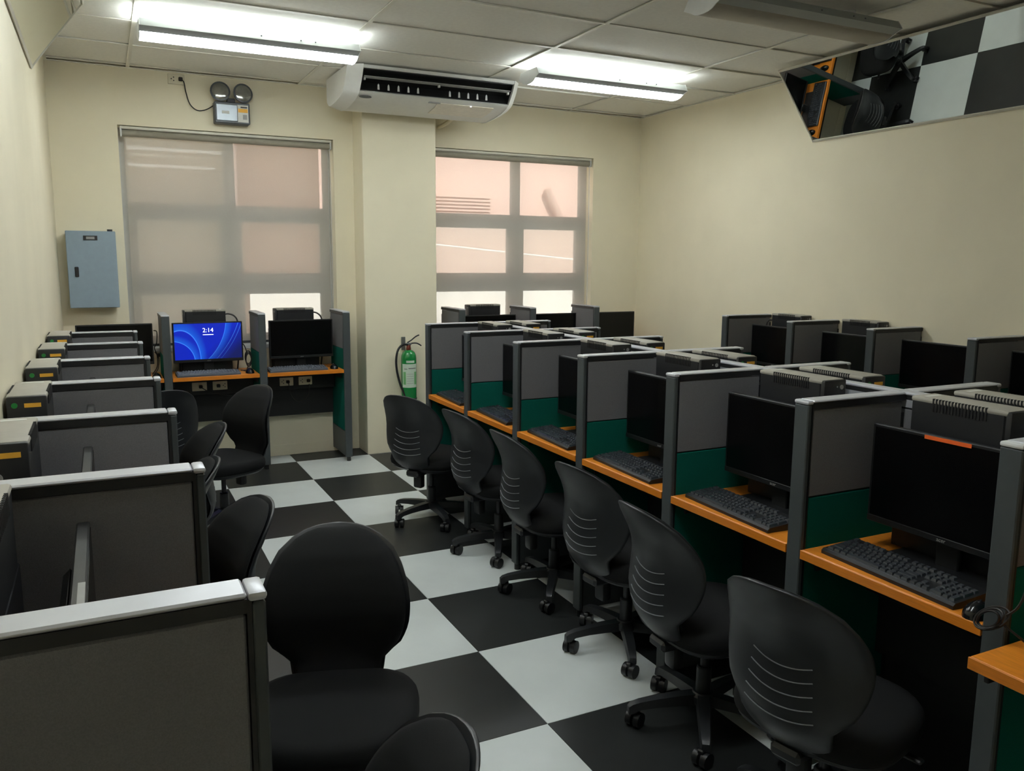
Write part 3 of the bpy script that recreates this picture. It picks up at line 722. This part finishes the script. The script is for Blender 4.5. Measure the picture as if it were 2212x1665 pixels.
for k, s in enumerate(SR): put_monitor(s, (-0.02, 0.0, -0.03, 0.0)[k], 0.21, 'black monitor facing left, ' + nth(k, 'right wall row'), 'right wall monitors', -2)
put_monitor(SW[0], 0.017, 0.195, 'dark navy monitor in the far left corner', 'window wall monitors', 3)
lit = put_monitor(SW[1], -0.03, 0.19, 'monitor with a lit blue screen showing 2:14', 'window wall monitors', 2, 'lit')
put_monitor(SW[2], 0.01, 0.19, 'black monitor on the desk next to the column', 'window wall monitors', 2)
put_monitor(SB[0], 0.01, 0.19, 'black monitor under the pink blind, nearest the column', 'window wall monitors')
put_monitor(SB[1], -0.03, 0.19, 'black monitor in the middle bay under the pink blind', 'window wall monitors')
put_monitor(SB[2], -0.083, 0.19, 'black monitor in the far right corner under the wall', 'window wall monitors')
# the lit screen
for ch in CH.get(mon0.name, []): pass
index_children()
for ch in CH[lit.name]:
    if ch.name.startswith('screen'):
        me = MB().box(0, 0.478, 0.0, 0.0015, 0, 0.268).mesh('screen_lit', 'screen_lit', 0)
        ch.data = me; ch.location = (-0.239, -0.0018, 0.108); ch['label'] = 'lit blue screen with pale curves'
text('clock_digits', '2:14', 0.046, 'screen_text', lit, (0.0, -0.0026, 0.324), (PI/2, 0, 0))
MB().box(-0.038, 0.038, -0.003, -0.0018, 0.289, 0.294).build('date_line', 'screen_text', lit, smooth=0)
# stickers
o = MB().box(-0.075, 0.065, -0.004, -0.0022, 0.372, 0.383).build('orange_sticker', 'sticker_orange', MON[('P', 5)], smooth=0)
MB().box(0.13, 0.2, -0.004, -0.0022, 0.375, 0.384).build('orange_sticker', 'sticker_orange', MON[('P', 3)], smooth=0)
for k in (4, 5):
    MB().box(-0.16, -0.07, 0.002, 0.012, 0.3852, 0.3862).build('torn_sticker', 'label_grey', MON[('L', k)], smooth=0)

# ------------------------------------------------------------------ computer towers and power units
def tower(label, group):
    t = tag(empty('computer_tower'), label, 'computer', group)       # long side along x, front at +x
    MB().box(-0.19, 0.17, -0.05, 0.05, 0.0, 0.315, r=.003).build('case', 'ups_black', t)
    MB().box(0.17, 0.19, -0.049, 0.049, 0.003, 0.312, r=.006).build('front_bezel', 'plastic_black', t)
    MB().box(0.189, 0.192, -0.035, 0.035, 0.25, 0.262).build('drive_slot', 'slot_black', t)
    MB().cyl((0.188, 0, 0.20), (0.193, 0, 0.20), 0.008, 12).build('power_button', 'label_grey', t)
    return t
def ups(label, group, stickers):
    u = tag(empty('backup_power_unit'), label, 'power unit', group)  # front at +x
    MB().box(-0.155, 0.132, -0.05, 0.05, 0.0, 0.145, r=.004).build('side_shell', 'ups_black', u)
    MB().box(-0.157, 0.140, -0.0515, 0.0515, 0.140, 0.1555, r=.006, seg=2).build('top_cover', 'ups_grey', u)
    MB().box(0.132, 0.150, -0.0505, 0.0505, 0.002, 0.153, r=.005, seg=2).build('front_panel', 'ups_black', u)
    sl = MB()
    for i in range(17):
        x = -0.085+i*0.010
        for s in (-1, 1):
            a, b = sorted((s*0.046, s*0.0522))
            sl.box(x, x+.005, a, b, 0.118, 0.1558)
    sl.build('vent_slots', 'slot_black', u, smooth=0)['kind'] = 'stuff'
    MB().box(-0.13, -0.115, -0.03, 0.03, 0.1553, 0.1562).build('top_label', 'sticker_white', u, smooth=0)
    by = -0.030 if stickers else 0.028
    MB().cyl((0.149, by, 0.128), (0.152, by, 0.128), 0.008, 14).build('power_button', 'sticker_green' if stickers else 'label_grey', u)
    if not stickers: MB().cyl((0.149, 0.008, 0.130), (0.1515, 0.008, 0.130), 0.003, 8).build('indicator', 'label_grey', u)
    if stickers:
        MB().box(0.1498, 0.1508, -0.006, 0.036, 0.121, 0.133).build('yellow_sticker', 'sticker_yellow', u, smooth=0)
        MB().cyl((0.149, -0.012, 0.078), (0.152, -0.012, 0.078), 0.012, 16).build('round_button', 'label_grey', u)
    text('logo', 'APC', 0.018, 'label_grey', u, (0.1505, -0.01, 0.055), (PI/2, 0, PI/2))
    return u
PROTO = {}
def put_units(slot, dx, dy, rz, where, groups, stickers=False, up=True, mirror=False):
    if 'tower' not in PROTO:
        PROTO['tower'] = o = tower('x', 'x'); index_children()
    else: o = copy_tree(PROTO['tower'])
    tag(o, 'black computer tower behind the monitor, ' + where, 'computer', groups[0])
    x, y = slot_xf(slot, dx, dy); o.location = (x, y, DT+0.0005); o.rotation_euler = (0, 0, rz)
    if not up: return
    key = ('ups', stickers)
    if key not in PROTO:
        PROTO[key] = o = ups('x', 'x', stickers); index_children()
    else: o = copy_tree(PROTO[key])
    tag(o, 'black backup power unit with %s, ' % ('yellow sticker' if stickers else 'grey vented top') + where, 'power unit', groups[1])
    o.location = (x, y, DT+0.3160); o.rotation_euler = (0, 0, rz); return o
for k, s in enumerate(SP): put_units(s, -0.02, 0.345, -PI/2, 'aisle side, ' + nth(k, 'middle row'), ('aisle side towers of middle row', 'aisle side power units of middle row'))
for k, s in enumerate(SF): put_units(s, 0.03, 0.345, -PI/2, 'far side, ' + nth(k, 'middle row'), ('far side towers of middle row', 'far side power units of middle row'), True)
for k, s in enumerate(SL): put_units(s, 0.11, 0.372, -PI/2, nth(k, 'left wall row'), ('left wall towers', 'left wall power units'), True)
for k, s in enumerate(SR):
    put_units(s, -0.03, 0.385, -PI/2, nth(k, 'right wall row'), ('right wall towers', 'right wall power units'), False, k != 2)
put_units(SW[1], -0.04, 0.345, PI, 'above the lit blue monitor', ('window wall towers', 'window wall power units'))
put_units(SW[2], -0.02, 0.345, PI, 'above the monitor next to the column', ('window wall towers', 'window wall power units'))
put_units(SB[0], 0.0, 0.345, PI, 'under the pink blind, nearest the column', ('window wall towers', 'window wall power units'))

# ------------------------------------------------------------------ keyboards and mice
U = 0.019
def key_layout():
    L = []
    x = 0.0
    for (a, w) in [(0, 1)]+[(2+i, 1) for i in range(4)]+[(6.5+i, 1) for i in range(4)]+[(11+i, 1) for i in range(4)]+[(15.25+i, 1) for i in range(3)]: L.append((a, 0, w, 1))
    r = [(i, 1) for i in range(13)]+[(13, 2)]; L += [(a, 1.3, w, 1) for a, w in r]
    r = [(0, 1.5)]+[(1.5+i, 1) for i in range(12)]+[(13.5, 1.5)]; L += [(a, 2.3, w, 1) for a, w in r]
    r = [(0, 1.75)]+[(1.75+i, 1) for i in range(11)]+[(12.75, 2.25)]; L += [(a, 3.3, w, 1) for a, w in r]
    r = [(0, 2.25)]+[(2.25+i, 1) for i in range(10)]+[(12.25, 2.75)]; L += [(a, 4.3, w, 1) for a, w in r]
    r = [(0, 1.25), (1.25, 1.25), (2.5, 1.25), (3.75, 6.25), (10, 1.25), (11.25, 1.25), (12.5, 1.25), (13.75, 1.25)]; L += [(a, 5.3, w, 1) for a, w in r]
    L += [(15.25+i, y, 1, 1) for i in range(3) for y in (1.3, 2.3)]+[(16.25, 4.3, 1, 1)]+[(15.25+i, 5.3, 1, 1) for i in range(3)]
    L += [(18.5+i, 1.3, 1, 1) for i in range(4)]+[(18.5+i, y, 1, 1) for i in range(3) for y in (2.3, 3.3, 4.3)]+[(21.5, 2.3, 1, 2), (21.5, 4.3, 1, 2), (18.5, 5.3, 2, 1), (20.5, 5.3, 1, 1)]
    return L
KEYS = key_layout()
def key_shape(w, d):
    a, b = w*U/2-.0008, d*U/2-.0008; c = 0.0028; h = 0.0085
    return [(-a,-b,0),(a,-b,0),(a,b,0),(-a,b,0),(-a+c,-b+c+.001,h),(a-c,-b+c+.001,h),(a-c,b-c*.6,h),(-a+c,b-c*.6,h)], [(3,2,1,0),(4,5,6,7),(0,1,5,4),(1,2,6,5),(2,3,7,6),(3,0,4,7)]
def keyboard(label, group, single, body='plastic_black', keym='key_black'):
    k = tag(empty('keyboard'), label, 'keyboard', group)     # origin centre front, user side -y
    hw, d = 0.222, 0.145
    MB().prism([(0, 0.0), (d, 0.0), (d, 0.024), (d-.006, 0.027), (0.008, 0.0155), (0, 0.010)], 'x', -hw, hw).build('body', body, k, smooth=20)
    MB().box(-hw+.006, hw-.006, 0.0085, 0.0115, 0.0148, 0.0165).xf(Matrix.Rotation(R(2), 4, 'X')).build('front_strip', 'kb_grey' if body == 'plastic_black' else body, k)
    slope = math.atan2(0.0115, d-.014); meshes = {}; allk = MB()
    for (x, y, w, h) in KEYS:
        cx = -0.2140+(x+w/2)*U; cy = d-0.012-(y+h/2)*U; cz = 0.0135+(cy-.008)*math.tan(slope)
        if single:
            if (w, h) not in meshes: meshes[(w, h)] = MB().add(*key_shape(w, h)).mesh('key', keym, 0)
            link('key', meshes[(w, h)], k, (cx, cy, cz), (slope, 0, 0))
        else:
            n = len(allk.v); allk.add(*key_shape(w, h)); allk.xf(Matrix.Translation((cx, cy, cz)) @ Matrix.Rotation(slope, 4, 'X'), n)
    if not single:
        o = allk.build('keys', keym, k, smooth=0); o['kind'] = 'stuff'
    return k
def put_keyboard(slot, dx, dy, turn, label, group, single=False, grey=False):
    key = ('kb', single, grey)
    if key not in PROTO:
        PROTO[key] = o = keyboard(label, group, single, 'kb_grey' if grey else 'plastic_black', 'key_grey' if grey else 'key_black'); index_children()
    else: o = copy_tree(PROTO[key]); tag(o, label, 'keyboard', group)
    x, y = slot_xf(slot, dx, dy); o.location = (x, y, DT+0.0005); o.rotation_euler = (0, 0, slot[2]+R(turn)); return o
for k, s in enumerate(SP):
    put_keyboard(s, (-0.03, -0.03, -0.03, -0.035, -0.03, -0.02)[k], (0.027, 0.026, 0.027, 0.027, 0.027, 0.027)[k], (-3, -3, -3, -2.5, -2.5, -2.5)[k], 'black keyboard on the aisle side desk ' + nth(k, 'middle row'), 'aisle side keyboards of middle row', k >= 3)
for k, s in enumerate(SF): put_keyboard(s, 0.0, 0.03, 2, 'black keyboard on the far side desk ' + nth(k, 'middle row'), 'far side keyboards of middle row')
for k, s in enumerate(SL): put_keyboard(s, -0.02, 0.03, 1, 'black keyboard on the desk ' + nth(k, 'left wall row'), 'left wall keyboards')
for k, s in enumerate(SR): put_keyboard(s, -0.02, 0.03, -1, 'black keyboard on the desk ' + nth(k, 'right wall row'), 'right wall keyboards')
put_keyboard(SW[1], -0.05, 0.012, 2, 'grey keyboard in front of the lit blue monitor', 'window wall keyboards', False, True)
put_keyboard(SW[2], -0.05, 0.012, 2, 'grey keyboard on the desk next to the column', 'window wall keyboards', False, True)
for k in range(3): put_keyboard(SB[k], -0.05, 0.015, 0, 'dark keyboard under the pink blind, %s from the column' % ORD[k], 'window wall keyboards')
def mouse(label):
    m = tag(empty('mouse'), label, 'mouse', 'computer mice')
    mb = MB(); nu, nv = 16, 6
    for j in range(nv+1):
        ph = (PI/2)*j/nv
        for i in range(nu):
            t = 2*PI*i/nu
            mb.v.append((0.031*math.cos(t)*math.cos(ph)*(1-0.12*math.sin(t)), 0.056*math.sin(t)*math.cos(ph), 0.036*math.sin(ph)*(1-0.15*math.sin(t))))
    for j in range(nv):
        for i in range(nu): mb.f.append((j*nu+i, j*nu+(i+1) % nu, (j+1)*nu+(i+1) % nu, (j+1)*nu+i))
    mb.f.append(tuple(reversed(range(nu))))
    mb.build('shell', 'plastic_gloss', m, smooth=60)
    MB().cyl((-0.004, 0.026, 0.029), (0.004, 0.026, 0.029), 0.008, 12).build('scroll_wheel', 'em_grey', m)
    MB().tube([(0, 0.055, 0.006), (0.004, 0.075, 0.003), (-0.012, 0.10, 0.003), (-0.02, 0.13, 0.003)], 0.002, 6).build('cord', 'cord_dark', m)
    return m
def put_mouse(loc, rz, label):
    if 'mouse' not in PROTO: PROTO['mouse'] = o = mouse(label); index_children()
    else: o = copy_tree(PROTO['mouse']); tag(o, label, 'mouse', 'computer mice')
    o.location = (loc[0], loc[1], DT+0.0005); o.rotation_euler = (0, 0, rz)
put_mouse((1.90, 1.213), -PI/2, 'glossy black mouse at the right end of the nearest keyboard')
put_mouse((SW[1][0]+0.245, 6.44), 0.1, 'black mouse right of the keyboard by the lit monitor')
put_mouse((SW[2][0]+0.235, 6.44), 0.0, 'black mouse on the desk next to the column')
put_mouse((SW[0][0]+0.27, 6.42), 0.0, 'black mouse on the corner desk beside the partition')
put_mouse((SB[0][0]+0.24, 6.44), 0.0, 'mouse on the desk under the pink blind, nearest the column')
put_mouse((SB[1][0]+0.235, 6.44), 0.0, 'mouse in the middle bay under the pink blind')

# ------------------------------------------------------------------ loose cords
def cords():
    m = MB(); c = Vector((1.815, 1.122, DT+0.046))
    loops = []
    for k in range(3):
        pts = []
        for i in range(12):
            t = 2*PI*i/12
            pts.append(c+Vector((-0.01-0.006*k+0.01*math.sin(t+k), 0.004+0.040*math.cos(t)*(1-.12*k), 0.026*math.sin(t)*(1-.1*k)-0.018*math.cos(t))))
        m.tube(pts, 0.003, 6, 3, closed=True)
    m.tube([c+Vector((-0.01, -0.03, 0.02)), c+Vector((0.0, -0.05, 0.05)), c+Vector((0.02, -0.055, 0.11)), c+Vector((0.05, -0.055, 0.2)), c+Vector((0.12, -0.05, 0.26))], 0.003, 6)
    m.tube([c+Vector((-0.012, -0.02, 0.0)), c+Vector((0.0, -0.05, -0.02)), c+Vector((0.03, -0.075, -0.044)), c+Vector((0.10, -0.09, -0.046))], 0.003, 6)
    tag(m.build('coiled_cord', 'cord_dark'), 'coiled black cord hanging in front of the nearest partition post', 'cord')
    for s, lab in ((SW[1], 'black cord arching from the power unit above lit monitor'), (SW[2], 'black cord arching from the power unit next to the column')):
        x, y = s[0], s[1]+0.345
        tag(MB().tube([(x+0.11, y, 1.175), (x+0.14, y, 1.18), (x+0.18, y-.01, 1.165), (x+0.205, y-.02, 1.12), (x+0.21, y-.03, 1.0), (x+0.2, y-.03, 0.85), (x+.19, y-.02, DT+.004)], 0.006, 8).build('power_cord', 'cord_dark'), lab, 'cord')
    x, y = SW[1][0], SW[1][1]
    m = MB()
    for k in range(3):
        pts = [(x+0.258+0.02*math.cos(2*PI*i/10+k)*(1+.1*k), y+0.20+0.01*k, DT+0.085+0.05*math.sin(2*PI*i/10+k)+.01*k) for i in range(10)]
        m.tube(pts, 0.004, 6, 3, closed=True)
    m.tube([(x+.25, y+.2, DT+.13), (x+.23, y+.22, DT+.2), (x+.2, y+.24, DT+.22)], .004, 6)
    m.tube([(x+.25, y+.2, DT+.035), (x+.24, y+.22, DT+.006), (x+.2, y+.24, DT+.004)], .004, 6)
    tag(m.build('cable_bundle', 'cord_dark'), 'bundled black cable at the right edge of the lit monitor', 'cord')
    x, y = SW[0][0], SW[0][1]
    m = MB().tube([(x+.275, y+.235, DT+.33), (x+.295, y+.22, DT+.32), (x+.29, y+.23, DT+.24), (x+.274, y+.245, DT+.2), (x+.29, y+.24, DT+.14), (x+.285, y+.24, DT+.06), (x+.25, y+.25, DT+.004)], .004, 6)
    m.tube([(x+.275, y+.25, DT+.17), (x+.3, y+.25, DT+.12), (x+.29, y+.26, DT+.04), (x+.26, y+.26, DT+.004)], .003, 6)
    tag(m.build('cable_bundle', 'cord_dark'), 'loose black cables beside the dark corner monitor', 'cord')
    s = SR[0]; x, y = slot_xf(s, -0.03, 0.385)
    tag(MB().tube([(x, y+.155, 1.13), (x-.01, y+.19, 1.16), (x-.03, y+.22, 1.14), (x-.04, y+.235, 1.0), (x-.04, y+.23, DT+.004)], .006, 8).build('power_cord', 'cord_dark'), 'black cord looping behind the farthest right wall monitor', 'cord')
    k = tag(empty('wall_socket', (0.325, YB, 0.875)), 'socket under the window sill behind the dark corner monitor', 'socket'); socket_parts(k, 0.05, 0.03)
cords()

# ------------------------------------------------------------------ chairs
def interp(tab, z):
    for (a, u), (b, v) in zip(tab, tab[1:]):
        if a <= z <= b: t = (z-a)/(b-a); t2 = t; return u+(v-u)*t2
    return tab[0][1] if z < tab[0][0] else tab[-1][1]
BW = [(0.34,.09),(.38,.115),(.42,.128),(.45,.130),(.465,.138),(.48,.155),(.50,.175),(.54,.192),(.58,.201),(.63,.204),(.68,.199),(.73,.183),(.77,.16),(.80,.122),(.815,.088),(.8235,.05),(.826,.012)]
BXC = [(0.33, -.14), (0.355, -.165), (0.39, -.197), (0.43, -.222), (0.47, -.233), (0.51, -.233), (0.56, -.225), (0.61, -.219), (0.66, -.225), (0.71, -.244), (0.76, -.272), (0.80, -.297), (0.83, -.317)]
def back_sheet(z0, z1, grow, xoff, thick_f, thick_b, curve=0.055, rows=30, cols=14, zgrow=0.0):
    mb = MB(); zs = []
    for i in range(rows+1):
        t = i/rows; t = 1-(1-t)**1.8; zs.append(z0+(z1-z0)*t)
    F = []; B = []
    for z in zs:
        w = interp(BW, z)*grow; xc = interp(BXC, z)+xoff
        fr = []; bk = []
        for j in range(cols+1):
            s = -1+2*j/cols; s = math.sin(s*PI/2)
            e = max(0.0, 1-s*s)**0.5
            edge = min(1.0, ((z1-z)/0.06))**0.5 if z > z1-0.06 else 1.0
            cv = curve*(s*w/0.2)**2
            fr.append((xc+cv+thick_f*e*edge, s*w, z+zgrow*(z-z0)/(z1-z0))); bk.append((xc+cv-thick_b*(0.35+0.65*e)*(0.4+0.6*edge), s*w, z+zgrow*(z-z0)/(z1-z0)))
        F.append(fr); B.append(bk)
    n = cols+1
    for G in (F, B):
        for r in G: mb.v += r
    m = (rows+1)*n
    for i in range(rows):
        for j in range(cols):
            a = i*n+j; mb.f.append((a, a+1, a+n+1, a+n)); mb.f.append((m+a+n, m+a+n+1, m+a+1, m+a))
        a = i*n; mb.f.append((a+n, m+a+n, m+a, a)); a = i*n+cols; mb.f.append((a, m+a, m+a+n, a+n))
    for j in range(cols):
        mb.f.append((j, m+j, m+j+1, j+1)); a = rows*n+j; mb.f.append((a+1, m+a+1, m+a, a))
    return mb
def squircle(rx0, rx1, ry, n=36, p=3.0):
    out = []
    for i in range(n):
        t = 2*PI*i/n; c, s = math.cos(t), math.sin(t)
        x = math.copysign(abs(c)**(2/p), c); y = math.copysign(abs(s)**(2/p), s)
        out.append((x*(rx1 if x > 0 else rx0), y*ry*(1.0-0.06*x)))
    return out
def loft(layers, n=36):
    mb = MB()
    for (ol, z) in layers:
        for (x, y) in ol: mb.v.append((x, y, z))
    for k in range(len(layers)-1):
        for i in range(n): mb.f.append((k*n+i, k*n+(i+1) % n, (k+1)*n+(i+1) % n, (k+1)*n+i))
    mb.f += [tuple(reversed(range(n))), tuple(range((len(layers)-1)*n, len(layers)*n))]
    return mb
def chair(label, group):
    c = tag(empty('office_chair'), label, 'chair', group)        # faces +x
    sc = lambda k: squircle(0.205*k, 0.225*k, 0.228*k)
    loft([(sc(.92), .365), (sc(.985), .375), (sc(1.0), .395), (sc(.985), .417), (sc(.94), .431), (sc(.84), .439), (sc(.5), .442)]).build('seat_cushion', 'chair_fabric', c, smooth=50)
    loft([(sc(.62), .335), (sc(.85), .344), (sc(.95), .360), (sc(.95), .368)]).build('seat_shell', 'chair_plastic', c, smooth=50)
    back_sheet(0.425, 0.822, 0.97, 0.006, 0.046, 0.004).build('back_pad', 'chair_fabric', c, smooth=60)
    sh = back_sheet(0.345, 0.826, 1.03, -0.006, 0.002, 0.022, zgrow=0.004).build('back_shell', 'chair_plastic', c, smooth=60)
    for k in range(5):
        z = 0.615-0.034*k; hw = 0.085+0.004*k; pts = []
        for i in range(9):
            y = -hw+2*hw*i/8; zz = z-0.016*(1-(y/hw)**2); w = interp(BW, zz)*1.03; s = y/w; e = max(0, 1-s*s)**.5
            pts.append((interp(BXC, zz)-0.006+0.055*(s*w/0.2)**2-0.022*(0.35+0.65*e)-0.0005, y, zz))
        MB().tube(pts, 0.0017, 5, 2).build('rib', 'rib_glint', sh)
    MB().box(-0.205, 0.06, -0.045, 0.045, 0.315, 0.352, r=.01).build('tilt_mechanism', 'chair_plastic', c)
    MB().box(-0.15, -0.105, -0.03, 0.03, 0.235, 0.325, r=.012, seg=2).build('adjuster', 'plastic_black', c)
    MB().tube([(0.03, -0.04, 0.335), (0.03, -0.14, 0.335), (0.03, -0.20, 0.345)], 0.006, 8).box(0.018, 0.042, -0.25, -0.20, 0.34, 0.352, r=.004).build('height_lever', 'plastic_black', c)
    MB().cyl((0, 0, 0.20), (0, 0, 0.325), 0.014, 16).build('gas_piston', 'chair_metal', c)
    MB().lathe([(0.024, 0.10), (0.026, 0.12), (0.026, 0.21), (0.022, 0.215)], 20).build('column_cover', 'chair_plastic', c)
    MB().lathe([(0.034, 0.075), (0.046, 0.085), (0.046, 0.11), (0.034, 0.122)], 20).build('base_hub', 'chair_plastic', c)
    for k in range(5):
        a = 2*PI*k/5+0.35
        secs = [(0.03, 0.024, 0.078, 0.118), (0.10, 0.023, 0.080, 0.114), (0.17, 0.021, 0.078, 0.107), (0.228, 0.019, 0.072, 0.098), (0.255, 0.017, 0.058, 0.090), (0.268, 0.014, 0.055, 0.080)]
        mb = MB()
        for (r, w, zl, zh) in secs: mb.v += [(r, -w, zl), (r, w, zl), (r, w*0.8, zh), (r, -w*0.8, zh)]
        for i in range(len(secs)-1):
            for j in range(4): mb.f.append((i*4+j, i*4+(j+1) % 4, (i+1)*4+(j+1) % 4, (i+1)*4+j))
        mb.f += [(3, 2, 1, 0), tuple(len(secs)*4-4+j for j in range(4))]
        M = Matrix.Rotation(a, 4, 'Z')
        lg = mb.xf(M).build('base_leg', 'chair_plastic', c, smooth=40)
        cs = MB().cyl((0.25, -0.026, 0.0265), (0.25, -0.005, 0.0265), 0.0265, 18).cyl((0.25, 0.005, 0.0265), (0.25, 0.026, 0.0265), 0.0265, 18)
        cs.box(0.238, 0.266, -0.012, 0.012, 0.03, 0.062, r=.004)
        T = M @ Matrix.Translation((0.25, 0, 0)) @ Matrix.Rotation(0.5+k*1.7, 4, 'Z') @ Matrix.Translation((-0.237, 0, 0))
        cs.xf(T).build('caster', 'wheel', lg)
    return c
CH_T = []
def put_chair(x, y, deg, label, group, lift=0.0):
    if not CH_T: o = chair(label, group); CH_T.append(o); index_children()
    else: o = copy_tree(CH_T[0]); tag(o, label, 'chair', group)
    o.location = (x, y, 0); o.rotation_euler = (0, 0, R(deg))
    if lift:
        index_children()
        for ch in CH[o.name]:
            if not ch.name.startswith(('base_leg', 'base_hub', 'column_cover', 'gas_piston')): ch.location.z += lift
    return o
GA = 'chairs along the middle row'
put_chair(1.76, 4.67, 33, 'black office chair by the fire extinguisher, back turned to the viewer', GA)
put_chair(1.90, 3.99, 8, 'black office chair at the second desk from the windows, middle row', GA)
put_chair(1.90, 3.36, 0, 'black office chair at the third desk from the windows, middle row', GA)
put_chair(1.885, 2.715, 6, 'black office chair at the fourth desk from the windows, middle row', GA)
put_chair(1.80, 2.11, -3, 'black office chair, second nearest along the middle row', GA)
put_chair(1.72, 1.50, 12, 'large black office chair at bottom right with glint-toned ribs on its back', GA)
GL = 'chairs along the left wall row'
put_chair(0.485, 2.04, -108, 'large black office chair turned to face the viewer', GL)
put_chair(0.23, 1.30, 175, 'black chair back poking in at the bottom edge of the photo', GL, -0.07)
put_chair(0.13, 2.64, -168, 'black chair at left row, just behind the viewer-facing chair', GL)
put_chair(0.045, 3.335, 182, 'black chair mostly hidden at the third bay of left row', GL)
put_chair(0.16, 4.02, 188, 'black chair with pale rim at the far bays of left row', GL)
put_chair(0.58, 5.06, -150, 'black office chair facing left in front of the lit monitor', GL)
put_chair(0.25, 5.53, 100, 'black chair in the far left corner bay, seen over the partitions', GL)
GB = 'chairs in the right aisle seen in the mirror'
put_chair(3.05, 6.10, 82, 'black chair at the desk under the pink blind, seen in the mirror', GB)
put_chair(3.72, 6.12, 97, 'black chair at the middle bay under the pink blind', GB)
